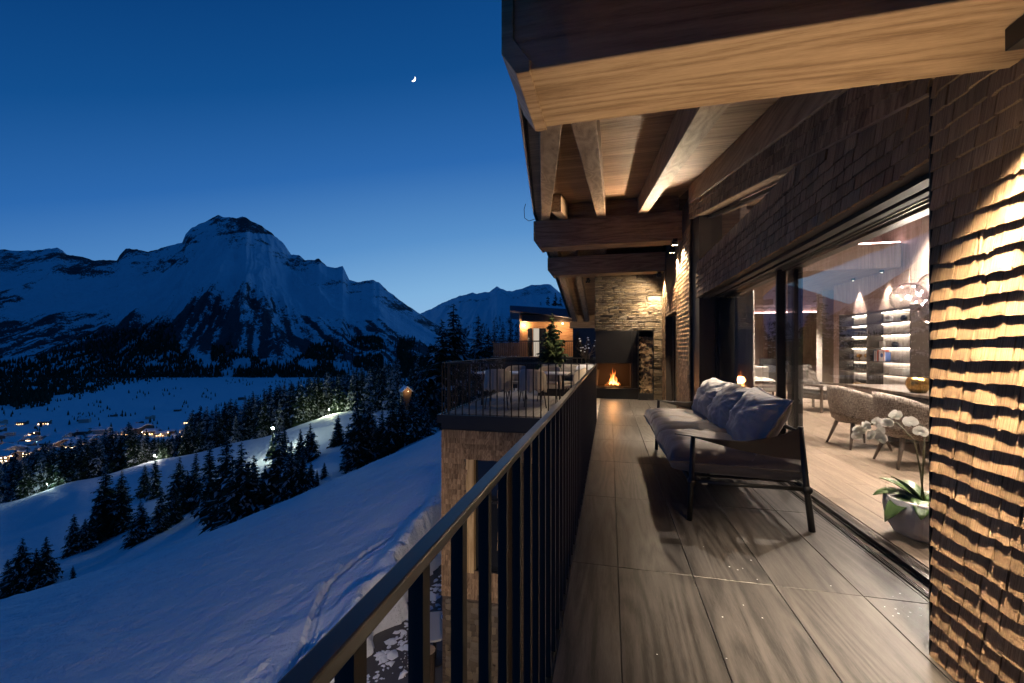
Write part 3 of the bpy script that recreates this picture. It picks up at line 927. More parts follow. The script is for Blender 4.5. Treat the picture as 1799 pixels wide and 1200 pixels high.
# floodlights of the piste
M['flood'] = emit('floodlight_glow', (.85, 1.0, .80), 700)
M['flood_w'] = emit('white_floodlight_glow', (1.0, .97, .88), 600)
fl_head = bulb.mesh('lamp_head', M['flood']); fl_head_w = bulb.mesh('lamp_head', M['flood_w'])
for (u, v, d, s, pw, c, lab) in [(479, 753, 112, .62, 2600, (.85, 1, .8), 'brightest greenish floodlight shining among the dark spruces'), (578, 720, 146, .30, 4200, (.9, 1, .6), 'small yellowish floodlight at the upper end of the piste'),
                          (271, 801, 148, .34, 2200, (1, .95, .85), 'white floodlight on the edge of the lit piste'), (83, 851, 150, .22, 1500, (.75, 1, 1), 'faint floodlight low on the piste by the left wood')]:
    p = land_point(u, d)
    ztop = H - (v - 614) / FPX * d
    p.z = min(p.z, ztop - 2.5)
    e = empty('floodlight', p)
    inst('pole', pole_m, e, (0, 0, 0), (0, 0, 0), (6, 6, ztop - p.z))
    inst('lamp_head', fl_head if c[0] < .95 else fl_head_w, e, (0, 0, ztop - p.z + .1), (0, 0, 0), (s, s, s))
    light('floodlight_lamp', 'POINT', (0, 0, ztop - p.z + .1), pw, c, e, .5)
    tag(e, lab, 'floodlight', 'piste floodlights')

# small hut between the trees
def hut():
    d = 96.
    c = c2w(xn_of(713) * d, d, H - (693 - 614) / FPX * d)
    e = empty('wooden_hut', c, YAW - R(62)); e.scale = (.75, .75, .75)
    MB().box(-1.9, 1.9, -1.3, 1.3, -7.5, 1.2).prism([(-1.3, 1.2), (1.3, 1.2), (0, 2.3)], 'x', -1.9, 1.9).build('wall', M['larch'], e)
    for s in (-1, 1):
        r = MB().hexa([(-2.3, s * 1.7, .95), (2.3, s * 1.7, .95), (2.3, 0, 2.4), (-2.3, 0, 2.4), (-2.3, s * 1.7, 1.2), (2.3, s * 1.7, 1.2), (2.3, 0, 2.7), (-2.3, 0, 2.7)])
        r.build('roof', M['far_snow'], e)
    light('hut_lamp', 'POINT', (2.9, 0, 1.2), 30, WARM, e, .1)
    MB().lathe([(.01, -.07), (.09, 0), (.01, .07)], (2.9, 0, 1.2), 8).build('lamp_head', emit('hut_lamp_glow', (1, .7, .4), 15), e)
    tag(e, 'small wooden hut with snowy roof glowing between the spruces', 'hut')
hut()
# ================================================================== CHALET
XW = 1.31                                                   # outer face of the facade
chalet = tag(empty('chalet', (0, 0, 0)), 'wooden chalet with shingled facade, heavy roof beams and glazed front', 'building')
def z_pb(y): return 3.85 - .206 * (8.15 - y) if y <= 9 else 4.025 - .206 * (y - 9)       # underside of the purlins
def z_cl(y): return z_pb(y) + .30                                                            # ceiling boards
def x_verge(y): return -1.51 + .1655 * (8.28 - y) if y <= 9 else -1.63

# --- floors
YJ = 2.477; LT = 1.158; WT = .4085; XA = .0466
floor = inst('balcony_floor', MB().box(-.218, 1.56, -2.2, 11.0, -.30, -.022).box(-3.24, -.22, 7.58, 13.4, -.30, -.022).mesh('slab', M['steel']))
tag(floor, 'wood-look tiled balcony floor along the house front', kind='structure')
tile_cache = {}
def tile_mesh(w, l, mt):
    k = (round(w, 3), round(l, 3), mt.name)
    if k not in tile_cache:
        b = .0015
        mb = MB()
        mb.add([(0, 0, -.02), (w, 0, -.02), (w, l, -.02), (0, l, -.02), (0, 0, -b), (w, 0, -b), (w, l, -b), (0, l, -b), (b, b, 0), (w - b, b, 0), (w - b, l - b, 0), (b, l - b, 0)],
               [(0, 1, 5, 4), (1, 2, 6, 5), (2, 3, 7, 6), (3, 0, 4, 7), (4, 5, 9, 8), (5, 6, 10, 9), (6, 7, 11, 10), (7, 4, 8, 11), (8, 9, 10, 11)])
        tile_cache[k] = mb.mesh('tile', mt)
    return tile_cache[k]
xs = [-.216, XA, XA + WT, XA + 2 * WT, XA + 3 * WT, 1.562]
ys = [-2.155 + 0.0] + [YJ + LT * k for k in range(-3, 8)]
ys = [-2.1] + [YJ + LT * k for k in range(-3, 8)] + [11.0]
ys = sorted(set(round(y, 4) for y in ys if -2.11 < y <= 11.0))
G = .004
for i in range(len(xs) - 1):
    for j in range(len(ys) - 1):
        inst('tile', tile_mesh(xs[i + 1] - xs[i] - G, ys[j + 1] - ys[j] - G * .6, M['tile']), floor, (xs[i] + G / 2, ys[j] + G * .3, random.uniform(-.0008, .0008)))
xt = [-3.2, -2.6, -2.0, -1.4, -.8, -.222]
yt = [7.66, 8.26, 8.86, 9.46, 10.06, 10.66, 11.26, 11.86]
for i in range(5):
    for j in range(7):
        inst('tile', tile_mesh(xt[i + 1] - xt[i] - G, yt[j + 1] - yt[j] - G, M['stile']), floor, (xt[i] + G / 2, yt[j] + G / 2, random.uniform(-.001, .001)))
MB().box(-3.30, -.24, 7.50, 7.575, -.17, -.005).box(-3.30, -3.245, 7.576, 13.4, -.17, -.005).build('deck_edge_trim', M['steel'], floor)
MB().box(-.240, -.2185, -2.2, 7.5, -.20, -.004).build('slab_edge_trim', M['steel'], floor)

# --- railing
def baluster_mesh(z0, z1, w=.020):
    mb = MB(); mb.box(-w / 2, w / 2, -w / 2, w / 2, z0, z1); return mb.mesh('baluster', M['bars'])
BAL = baluster_mesh(-.13, 1.0)
def railing(name, pts, label, step=.14, first=0.0):
    e = tag(empty(name, pts[0]), label, 'railing', 'black metal railings')
    e.location = (0, 0, 0)
    hr = MB()
    for a, b in zip(pts[:-1], pts[1:]):
        a, b = Vector(a), Vector(b)
        d = (b - a); L = d.length; d.normalize(); s = Vector((-d.y, d.x, 0)) * .0135
        ea, eb = a - d * .0135, b + d * .0135
        hr.hexa([ea - s + Vector((0, 0, 1.0)), eb - s + Vector((0, 0, 1.0)), eb + s + Vector((0, 0, 1.0)), ea + s + Vector((0, 0, 1.0)),
                 ea - s + Vector((0, 0, 1.018)), eb - s + Vector((0, 0, 1.018)), eb + s + Vector((0, 0, 1.018)), ea + s + Vector((0, 0, 1.018))])
        t = first
        while t < L - .05:
            p = a + d * t
            inst('baluster', BAL, e, (p.x, p.y, 0), (0, 0, math.atan2(d.y, d.x)))
            t += step
    hr.build('handrail', M['rail'], e, bevel=.003)
    return e
railing('balcony_railing', [(-.2325, -.085, 0), (-.2325, 7.5, 0)], 'dark metal railing with warm-lit bars running along the balcony')
MB().box(-.2425, -.2225, -2.1, -.115, 1.0, 1.018)
railing('terrace_railing', [(-.2595, 7.535, 0), (-3.20, 7.535, 0), (-3.20, 12.6, 0), (-.6, 12.6, 0)], 'black slim-bar railing around the dining terrace')

# --- roof: beams across, purlins along the slope, boards
def beam(y0, y1, z0, z1, xe, cx, cz, label=None, x1=XW + .18):
    poly = [(xe, z0 + cz), (xe + cx, z0), (x1, z0), (x1, z1), (xe, z1)]
    o = MB().prism(poly, 'y', y0, y1).build('beam', M['beam_x'], chalet, bevel=.006)
    cap = [(xe - .012, z0 + cz - .004), (xe + cx - .012, z0 - .010), (xe + cx + .035, z0 - .010), (xe + cx + .035, z0 + .03), (xe + .03, z0 + cz + .04), (xe + .03, z1), (xe - .012, z1)]
    MB().prism(cap, 'y', y0 - .010, y1 + .010).build('end_board', M['beam_x'], o, bevel=.003)
    if label: o['label'] = label
    return o
beam(1.36, 1.72, 2.208, 2.46, -.346, .052, .071, 'massive near roof beam, underside lit warm, chamfered end')
beam(8.15, 8.53, 3.31, 3.85, -1.476, .12, .16, 'second roof beam crossing above the sofa end')
beam(10.5, 10.88, 3.165, 3.63, -1.54, .12, .15, 'third roof beam in front of the stone chimney')
beam(16.9, 17.2, 2.14, 2.40, -1.58, .02, .02, 'far low roof beam beyond the fireplace')
def purlin(x0a, x1a, ya, x0b, x1b, yb, dz=0.0, dep=.30, m='beam_y'):
    def q(y): return z_pb(y) + dz
    v = [(x0a, ya, q(ya)), (x1a, ya, q(ya)), (x1b, yb, q(yb)), (x0b, yb, q(yb)),
         (x0a, ya, q(ya) + dep), (x1a, ya, q(ya) + dep), (x1b, yb, q(yb) + dep), (x0b, yb, q(yb) + dep)]
    return MB().hexa(v).build('purlin', M[m], chalet, bevel=.006)
YS, YR, YE = -1.8, 9.0, 17.4
for (x0, x1) in ((-.97, -.80), (-.243, -.08), (.525, .694), (1.27, 1.45)):
    ya = YS if x0 > -.5 else (1.75 + (x_verge(1.75) - x0 + .32) / .1655)
    if x0 > 1: purlin(x0, x1, YS, x0, x1, 7.30)
    else: purlin(x0, x1, ya, x0, x1, YR)
    if x0 < 0: purlin(x0, x1, YR + .002, x0, x1, YE)
def xo(y): return x_verge(y)
purlin(xo(YS) + .11, xo(YS) + .25, YS, xo(8.9) + .16, xo(8.9) + .33, 8.9)
purlin(-1.46, -1.28, YR + .002, -1.46, -1.28, YE)
# blocking boards between the purlins over the beams
bl = [(-1.19, -.972), (-.798, -.245), (-.078, .523), (.696, 1.268)]
for (a, b) in bl:
    MB().box(a + .002, b - .002, 8.24, 8.28, 3.852, z_cl(8.24) - .004).build('blocking_board', M['beam_x'], chalet)
for (a, b) in [(-1.278, -.972), (-.798, .3)]:
    MB().box(a + .002, b - .002, 17.0, 17.04, 2.402, z_cl(17.04) - .004).build('blocking_board', M['beam_x'], chalet)
# boards
roof = MB()
for s0, s1 in ((YS, YR), (YR, YE)):
    a, b = (s0, s1)
    xa, xb = x_verge(a), x_verge(b) if b <= 9 else -1.63
    if s0 == YR: xa = -1.63
    roof.hexa([(xa, a, z_cl(a) + .03), (9, a, z_cl(a) + .03), (9, b, z_cl(b) + .03), (xb, b, z_cl(b) + .03),
               (xa, a, z_cl(a) + .16), (9, a, z_cl(a) + .16), (9, b, z_cl(b) + .16), (xb, b, z_cl(b) + .16)])
roof_o = roof.build('roof', M['darktimber'], chalet)
PL = .105
def plank(ya, yb):
    g = .004
    ya, yb = ya + g / 2, yb - g / 2
    xa, xb = x_verge((ya)) + .03, x_verge(yb) + .03
    e = .004
    v = [(xa, ya, z_cl(ya) + e), (XW + .02, ya, z_cl(ya) + e), (XW + .02, yb, z_cl(yb) + e), (xb, yb, z_cl(yb) + e),
         (xa, ya, z_cl(ya) + .028), (XW + .02, ya, z_cl(ya) + .028), (XW + .02, yb, z_cl(yb) + .028), (xb, yb, z_cl(yb) + .028)]
    MB().hexa(v).build('ceiling_board', M['plank'], roof_o)
y = 1.0
while y < YR - .01:
    plank(y, min(y + PL, YR)); y += PL
y = YR
while y < 17.0:
    plank(y, y + .14); y += .14
# verge flashing and its lamp cable
fl = MB()
for a, b in ((YS, YR), (YR, YE)):
    xa = x_verge(a) if a < YR else -1.63
    xb = x_verge(b - .001) if b <= YR else -1.63
    fl.hexa([(xa - .025, a, z_cl(a) - .03), (xa - .004, a, z_cl(a) - .03), (xb - .004, b, z_cl(b) - .03), (xb - .025, b, z_cl(b) - .03),
             (xa - .025, a, z_cl(a) + .20), (xa - .004, a, z_cl(a) + .20), (xb - .004, b, z_cl(b) + .20), (xb - .025, b, z_cl(b) + .20)])
fl.build('verge_trim', M['roofmetal'], roof_o)
MB().tube([(-1.52, 7.5, 3.98), (-1.56, 7.55, 3.9), (-1.56, 7.6, 3.75), (-1.5, 7.7, 3.72), (-1.4, 7.8, 3.78)], .006, 5).build('cable', M['steel'], roof_o)

# --- shingles
def shingle_var(seed):
    rg = random.Random(seed); n = 7
    V, F = [], []
    z, j = 0.0, []
    for k in range(n):
        j.append(rg.uniform(-.0015, .0015) + (rg.uniform(-.008, .004) if rg.random() < .22 else 0))
    th = rg.uniform(.0195, .0235)
    for k in range(n):
        yy = k / (n - 1)
        V += [(-th + rg.uniform(-.0012, .0012), yy, j[k]), (-.001, yy, .145), (-.0005, yy, j[k])]
    for k in range(n - 1):
        a, b = k * 3, k * 3 + 3
        F += [(a, a + 1, b + 1), (a, b + 1, b), (a + 2, a, b), (a + 2, b, b + 2)]
    F += [(0, 2, 1), ((n - 1) * 3, (n - 1) * 3 + 1, (n - 1) * 3 + 2)]
    return np.array(V), np.array(F)
SV = [shingle_var(s) for s in range(14)]
SM = [tri_mesh('shingle', v, f, M['shingle']) for v, f in SV]
EXPO = .077
class Joined:
    def __init__(s): s.V, s.F, s.n = [], [], 0
    def put(s, var, T):
        v, f = SV[var]
        w = np.c_[v, np.ones(len(v))] @ np.array(T).T
        s.V.append(w[:, :3]); s.F.append(f + s.n); s.n += len(v)
    def build(s, name, parent):
        if not s.V: return None
        o = inst(name, tri_mesh(name, np.concatenate(s.V), np.concatenate(s.F), M['shingle']), parent)
        o['kind'] = 'stuff'
        return o
def course_field(y0, y1, z0, z1, place, wlo=.055, whi=.125, keep=None, expo=EXPO):
    """calls place(var, y, z, w) for each shingle of a field with broken joints"""
    k = 0; z = z0
    while z < z1 - .01:
        y = y0
        while y < y1 - .004:
            w = random.uniform(wlo, whi)
            if y + w > y1 - .03: w = y1 - y
            if keep is None or keep(y + w / 2, z):
                place(random.randrange(14), y, z + random.uniform(-.005, .005), w - random.uniform(.003, .007))
            y += w
        z += expo; k += 1
pier = MB()
# wall bodies behind the shingles
pillar_o = MB().box(XW, 1.72, -2.2, 2.055, -.3, 2.5).build('pillar_wall', M['bronze'], chalet)
pillar_o['label'] = 'near shingled wall pillar with warm grazing lamplight'
lintel_o = MB().box(XW + .002, XW + .16, 2.057, 6.8, 2.065, 2.575).prism([(2.057, 2.576), (3.10, 2.576), (2.057, 2.36)], 'x', XW + .003, XW + .15).build('lintel', M['bronze'], chalet)
lintel_o['label'] = 'dark shingled band above the sliding glass doors'
sl = MB()
def zo(y): return 2.361 + .21 * (y - 2.07)                  # the lit raking line under the eaves
sl.hexa([(XW + .001, 2.06, zo(2.06) + .004), (XW + .16, 2.06, zo(2.06) + .004), (XW + .16, 7.34, zo(7.34) + .004), (XW + .001, 7.34, zo(7.34) + .004),
         (XW + .001, 2.06, z_cl(2.06)), (XW + .16, 2.06, z_cl(2.06)), (XW + .16, 7.34, z_cl(7.34)), (XW + .001, 7.34, z_cl(7.34))])
eave_o = sl.build('eaves_wall', M['bronze'], chalet)
pier_o = MB().box(XW, 1.9, 7.34, 8.7, -.3, 3.86).box(XW, 1.9, 10.4, 11.4, -.3, 3.6).box(XW, 1.9, 8.7, 10.4, 2.63, 3.8).build('pier_wall', M['bronze'], chalet)
pier_o['label'] = 'shingled piers lit from above beyond the sofa'
lint2_o = MB().box(XW + .01, XW + .16, 8.72, 10.38, 2.05, 2.63).build('far_lintel', M['bronze'], chalet)
def pl_single(parent):
    def f(var, y, z, w): inst('shingle', SM[var], parent, (XW, y, z), (0, 0, 0), (1, w, 1))
    return f
def pl_join(j, x=XW):
    def f(var, y, z, w): j.put(var, Matrix.Translation((x, y, z)) @ Matrix.Diagonal((1, w, 1, 1)))
    return f
course_field(1.56, 2.058, 0.0, 2.42, pl_single(pillar_o))
j = Joined(); course_field(.3, 1.56, 0.0, 2.42, pl_join(j)); j.build('shingles', pillar_o)
course_field(2.062, 3.35, 2.058, 2.60, pl_single(lintel_o), keep=lambda y, z: z + .12 < (2.60 if y > 3.1 else zo(y) + .02))
j = Joined(); course_field(3.35, 6.80, 2.058, 2.46, pl_join(j)); j.build('shingles', lintel_o)
# rough-topped capping row on the band
j = Joined()
course_field(3.35, 6.8, 2.452, 2.47, pl_join(j, XW - .004), .05, .08)
j.build('capping_shingles', lintel_o)
# raking courses under the eaves
j = Joined(); ang = math.atan(.21)
for r in range(4):
    y = 2.07
    while y < 7.32:
        w = random.uniform(.06, .12)
        T = Matrix.Translation((XW - .002, y, zo(y) - .02 + r * .085)) @ Matrix.Rotation(ang, 4, 'X') @ Matrix.Diagonal((1, w - .003, 1, 1))
        j.put(random.randrange(14), T); y += w * math.cos(ang)
j.build('shingles', eave_o)
MB().hexa([(XW - .022, 2.066, zo(2.066) - .032), (XW + .15, 2.066, zo(2.066) - .032), (XW + .15, 7.33, zo(7.33) - .032), (XW - .022, 7.33, zo(7.33) - .032),
           (XW - .022, 2.066, zo(2.066) - .022), (XW + .15, 2.066, zo(2.066) - .022), (XW + .15, 7.33, zo(7.33) - .022), (XW - .022, 7.33, zo(7.33) - .022)]).build('raking_trim', M['beam_y'], eave_o)
j = Joined()
course_field(7.34, 8.7, 0.0, 3.3, pl_join(j)); course_field(10.4, 11.0, 0, 3.2, pl_join(j))
j.build('shingles', pier_o)
j = Joined(); course_field(8.72, 10.38, 2.05, 2.58, pl_join(j, XW + .008)); j.build('shingles', lint2_o)
# pillar corner bead
MB().box(XW - .016, XW + .3, 2.0585, 2.066, -.02, 2.36).build('corner_trim', M['steel'], pillar_o)
# dark metal jamb between doors and pier, second opening
MB().box(XW + .03, 1.9, 6.805, 7.335, -.02, 3.40).build('jamb_panel', M['bronze'], chalet)
op = MB().box(XW + .14, XW + .20, 8.705, 10.395, 0, 2.04)
op.build('far_door', M['frame'], chalet)
for yy in (9.1, 9.55, 10.0):
    MB().box(XW + .115, XW + .139, yy - .02, yy + .02, .01, 2.04).build('door_stile', M['steel'], bpy.data.objects['far_door'])
MB().box(XW + .02, XW + .30, 8.71, 10.39, 2.635, 3.3).build('far_window', M['darkglass'], chalet)

# --- sliding doors
door = empty('sliding_door', (0, 0, 0), 0, chalet)
door['label'] = 'wide sliding glass doors of the living room'
MB().box(XW + .17, 1.86, 2.075, 6.80, 2.078, 2.20).build('door_head', M['frame'], door)
for (x, w, z, h, mt) in ((1.395, .07, 2.040, .036, 'bronze'), (1.475, .012, 2.050, .026, 'alu'), (1.52, .05, 2.046, .03, 'bronze'), (1.585, .008, 2.044, .032, 'alu'), (1.605, .006, 2.05, .026, 'alu'), (1.63, .008, 2.044, .032, 'alu'), (1.71, .012, 2.05, .026, 'alu')):
    MB().box(x, x + w, 2.075, 6.80, z, z + h).build('head_rail', M[mt], door)
tr = MB().box(1.566, 1.80, 2.07, 6.80, -.06, -.014)
track = tr.build('track', M['steel'], door)
x = 1.570
for i, (w, h, mt) in enumerate([(.014, .004, 'steel'), (.006, .010, 'frame'), (.006, .010, 'frame'), (.006, .010, 'frame'), (.030, .003, 'alu'), (.006, .011, 'alu'), (.036, .000, 'bronze'), (.006, .011, 'alu'), (.004, .008, 'alu'), (.004, .008, 'alu'), (.004, .008, 'alu'), (.004, .008, 'alu'), (.004, .008, 'alu'), (.004, .008, 'alu'), (.012, .003, 'alu')]):
    MB().box(x, x + w, 2.072, 6.798, -.0135, -.010 + h).build('track_rail', M[mt], track)
    x += w + .0065
for (x, ya, yb, nm) in ((1.688, 2.075, 4.66, 'near'), (1.612, 4.50, 6.74, 'far')):
    p = empty('door_panel', (0, 0, 0), 0, door)
    MB().box(x - .006, x + .006, ya + .03, yb - .05, .03, 2.052).build('glass_pane', M['glass'], p)
    MB().box(x - .022, x + .022, yb - .055, yb, 0.004, 2.05).build('stile', M['steel'], p)
    MB().box(x - .022, x + .022, ya, ya + .035, 0.004, 2.05).build('stile', M['steel'], p)
    MB().box(x - .015, x + .015, ya + .036, yb - .056, .004, .03).build('bottom_rail', M['frame'], p)
MB().box(1.74, 1.82, 4.52, 4.66, 0.002, 2.07).build('mullion', M['steel'], door)
MB().box(1.565, 1.86, 6.745, 6.80, 0.002, 2.07).build('jamb_frame', M['steel'], door)
# triangular clerestory window
win = empty('clerestory_window', (0, 0, 0), 0, chalet)
win['label'] = 'triangular clerestory window under the eaves'
MB().prism([(3.12, 2.576), (6.80, 2.576), (6.80, zo(6.80) - .04), (3.12, zo(3.12) - .036)], 'x', 1.50, 1.512).build('glass_pane', M['glass'], win)
MB().box(1.478, 1.497, 3.2, 6.80, 2.577, 2.62).build('sill', M['steel'], win)
MB().hexa([(1.47, 3.12, zo(3.12) - .075), (1.53, 3.12, zo(3.12) - .075), (1.53, 6.80, zo(6.8) - .075), (1.47, 6.80, zo(6.8) - .075),
           (1.47, 3.12, zo(3.12) - .037), (1.53, 3.12, zo(3.12) - .037), (1.53, 6.80, zo(6.8) - .037), (1.47, 6.80, zo(6.8) - .037)]).build('head', M['steel'], win)

# --- block under the dining terrace
YB = 7.55
annex = MB().box(-3.2, -2.70, YB, 13.3, -6.2, -.302).box(-2.7, -2.06, YB, 13.3, -.84, -.302).box(-2.06, -1.9, YB, 13.3, -6.2, -.302).box(-1.9, -.25, YB + .0, 13.3, -.85, -.302).box(-2.70, -2.06, YB, 13.3, -6.2, -3.05)\
    .box(-1.9, 2.0, YB + .9, YB + 1.1, -6.2, -.85).build('annex_wall', M['darktimber'], chalet)
annex['label'] = 'shingled block with stone base carrying the dining terrace'
jn = Joined()
def bl_place(var, x, z, w):
    jn.put(var, Matrix.Translation((x + w, YB, z)) @ Matrix.Rotation(R(90), 4, 'Z') @ Matrix.Diagonal((1.3, w, 1, 1)))
def bl_keep(x, z):
    if x > -1.9 and z < -.90: return False
    return not (-2.72 < x < -2.05 and -3.08 < z < -.86)
course_field(-3.215, -.26, -3.55, -.36, bl_place, .05, .11, keep=bl_keep, expo=.1)
jn.build('shingles', annex)
# reveal with the warm light put into its wood colour, and glazed door
MB().box(-2.705, -2.55, YB - .012, YB + .25, -3.05, -.84).build('window_reveal', wood('reveal_wood_painted_lit', (.38, .24, .10), (.62, .44, .22), 'z', .6), annex)
MB().box(-2.549, -2.061, YB + .12, YB + .14, -3.05, -.84).build('window_pane', M['darkglass'], annex)
MB().box(-2.549, -2.061, YB + .06, YB + .119, -1.7, -1.66).build('window_bar', M['steel'], annex)
# stones
M['stone'] = mat('fieldstone', (.36, .29, .2), .85, spec=.2)
_t = NT(M['stone']); _oi = _t.new('ShaderNodeObjectInfo')
_v = _t.coords('Object', (1, 1, 1), 9.0)
_n = _t.noise(_v, 14, 6, .65); _n2 = _t.noise(_v, 60, 4, .6)
_c = _t.ramp(_oi.outputs['Random'], [(0, (.10, .08, .06)), (.3, (.19, .15, .10)), (.55, (.27, .205, .125)), (.8, (.20, .175, .145)), (1, (.36, .28, .17))])
_c = _t.mix(_t.math('MULTIPLY', _n, .75), _c, (.10, .075, .05), 'MIX')
_t.color(_c); _t.bump(_t.math('ADD', _n, _t.math('MULTIPLY', _n2, .3)), .9, .02)
def stone_var(seed):
    """unit stone, front towards -Y: worn edges, uneven face"""
    rg = random.Random(seed); nx, nz = 4, 3
    V, F = [], []
    for i in range(nx):
        for k in range(nz):
            x, z = i / (nx - 1) - .5, k / (nz - 1) - .5
            edge = (i in (0, nx - 1)) or (k in (0, nz - 1))
            corner = (i in (0, nx - 1)) and (k in (0, nz - 1))
            s = .93 if corner else (.985 if edge else 1)
            V.append((x * s + rg.uniform(-.03, .03), rg.uniform(.02, .22) if edge else rg.uniform(-.18, .02), z * s + rg.uniform(-.05, .05)))
    b = len(V)
    ring = [(i, 0) for i in range(nx)] + [(nx - 1, k) for k in range(1, nz)] + [(i, nz - 1) for i in range(nx - 2, -1, -1)] + [(0, k) for k in range(nz - 2, 0, -1)]
    for i in range(nx - 1):
        for k in range(nz - 1):
            F.append((i * nz + k, (i + 1) * nz + k, (i + 1) * nz + k + 1, i * nz + k + 1))
    for (i, k) in ring:
        p = V[i * nz + k]; V.append((p[0] * 1.0, 1.0, p[2]))
    L = len(ring)
    for q in range(L):
        a = ring[q][0] * nz + ring[q][1]; c = ring[(q + 1) % L][0] * nz + ring[(q + 1) % L][1]
        F.append((c, a, b + q, b + (q + 1) % L))
    mb = MB(); mb.add(V, F); return mb.mesh('stone', M['stone'])
STV = [stone_var(s) for s in range(10)]
def stone_field(parent, x0, x1, z0, z1, y, hmin=.028, hmax=.085, name='stone', bigs=0):
    rects = []
    for _ in range(bigs):
        w, h = random.uniform(.16, .34), random.uniform(.10, .17)
        bxx, bz = random.uniform(x0 + .02, x1 - w - .02), random.uniform(z0 + .05, z1 - h - .05)
        if any(abs(bxx + w / 2 - q[0] - q[2] / 2) < (w + q[2]) / 2 and abs(bz + h / 2 - q[1] - q[3] / 2) < (h + q[3]) / 2 for q in rects): continue
        rects.append((bxx, bz, w, h))
        inst(name, random.choice(STV), parent, (bxx + w / 2, y - .004, bz + h / 2), (0, random.uniform(-.05, .05), 0), (w * .98, .05, h * .96))
    z = z0
    while z < z1 - .012:
        h = random.choice([random.uniform(hmin, hmax * .6), random.uniform(hmin, hmax)])
        if z + h > z1 - .02: h = z1 - z
        x = x0
        while x < x1 - .01:
            w = random.uniform(.08, .34) * (1.0 if h < .06 else .75)
            if x + w > x1 - .05: w = x1 - x
            cx_, cz_ = x + w / 2, z + h / 2
            if not any(q[0] < cx_ < q[0] + q[2] and q[1] - .01 < cz_ < q[1] + q[3] + .01 for q in rects):
                inst(name, random.choice(STV), parent, (cx_, y + random.uniform(-.006, .010), cz_ + random.uniform(-.004, .004)), (0, random.uniform(-.03, .03), 0), (w * .99, .05 * random.uniform(.8, 1.4), h * .97))
            x += w
        z += h
stone_field(annex, -3.13, -1.92, -5.5, -3.6, YB - .03, hmin=.10, hmax=.2)

# --- yard below
yard = inst('yard', MB().box(-5.6, 2, -3, 30, -5.9, -5.5).mesh('yard', M['steel']))
M['paving'] = mat('wet_paving', (.055, .052, .052), .5)
_t = NT(M['paving']); _n = _t.noise(_t.coords('Object'), 2.5, 6, .65)
_t.color(_t.mix(_n, (.035, .033, .034), (.085, .08, .08)))
yard.data.materials.clear(); yard.data.materials.append(M['paving'])
tag(yard, 'dark cleared paving below the balcony', kind='structure')
# lower storey under the balcony
MB().box(-.10, .1, -2.2, 8.4, -5.9, -.31).build('lower_wall', M['darktimber'], chalet)
# ragged snow left lying on the paving
def snow_clumps():
    mb = MB(); rg = random.Random(4)
    for i in range(420):
        yy = rg.uniform(5, 16); xx = -4.95 + abs(rg.gauss(0, .28))
        r = rg.choice([rg.uniform(.015, .05), rg.uniform(.03, .13)]); hgt = r * rg.uniform(.2, .5)
        n = 7; vs = []
        for k in range(n):
            a = 6.283 * k / n; q = r * rg.uniform(.35, 1.5)
            vs.append((xx + q * math.cos(a), yy + q * math.sin(a), -5.497))
        for k in range(n):
            a = 6.283 * k / n; q = r * rg.uniform(.3, .6)
            vs.append((xx + q * math.cos(a), yy + q * math.sin(a), -5.497 + hgt * rg.uniform(.7, 1.1)))
        vs.append((xx, yy, -5.497 + hgt * 1.1))
        fs = [(k, (k + 1) % n, n + (k + 1) % n, n + k) for k in range(n)] + [(n + k, n + (k + 1) % n, 2 * n) for k in range(n)]
        mb.add(vs, fs)
    o = mb.build('snow_clumps', M['snow_small'], None, smooth=True)
    tag(o, 'ragged snow remains along the edge of the cleared paving', 'snow', kind='stuff')
snow_clumps()
# ================================================================== FIREPLACE
fp = tag(empty('outdoor_fireplace', (0, 0, 0)), 'stone chimney wall with black steel fireplace at the balcony end', 'fireplace')
MB().box(-.375, XW - .002, 11.05, 11.9, -.02, 3.62).build('chimney_body', mat('mortar', (.10, .085, .07), .95), fp)
stone_field(fp, -.385, 1.30, 1.755, 3.25, 11.0, bigs=9)
stone_field(fp, 1.076, 1.30, 0.0, 1.75, 11.0, bigs=3)
MB().box(-.36, .555, 10.925, 10.99, .915, 1.75).build('hood', M['steel'], fp, bevel=.004)
MB().box(.557, .70, 10.93, 10.99, .275, 1.75).build('side_panel', M['steel'], fp, bevel=.003)
MB().box(-.36, .70, 10.90, 11.05, 0.0, .27).build('hearth', M['steel'], fp, bevel=.004)
fb = MB()
fb.box(-.36, -.33, 10.93, 11.5, .272, .914).box(.527, .556, 10.99, 11.5, .272, .914).box(-.33, .527, 11.46, 11.5, .272, .914).box(-.33, .527, 10.995, 11.46, .272, .292).box(-.33, .527, 10.995, 11.46, .90, .914)
M['firebrick'] = mat('firebox_lining', (.035, .024, .02), .9)
fb.build('firebox', M['firebrick'], fp)
bpy.data.objects['chimney_body'].hide_render = False
# body must stay clear of the firebox and niche
bpy.data.objects.remove(bpy.data.objects['chimney_body'])
cb = MB().box(-.375, XW - .002, 11.05, 11.9, 1.76, 3.62).box(-.375, XW - .002, 11.52, 11.9, -.02, 1.759).box(1.09, XW - .002, 11.05, 11.519, -.02, 1.759).box(.71, 1.089, 11.35, 11.519, -.02, 1.759)
cb.build('chimney_body', bpy.data.materials['mortar'], fp)
ni = MB().box(.702, .722, 10.78, 11.34, .16, 1.75).box(1.05, 1.072, 10.78, 11.34, 0.0, 1.75).box(.722, 1.05, 10.78, 11.34, 1.735, 1.75).box(.702, 1.05, 10.78, 11.34, 0.0, .16).box(.722, 1.05, 11.30, 11.34, .16, 1.735)
ni.build('log_niche', M['steel'], fp)
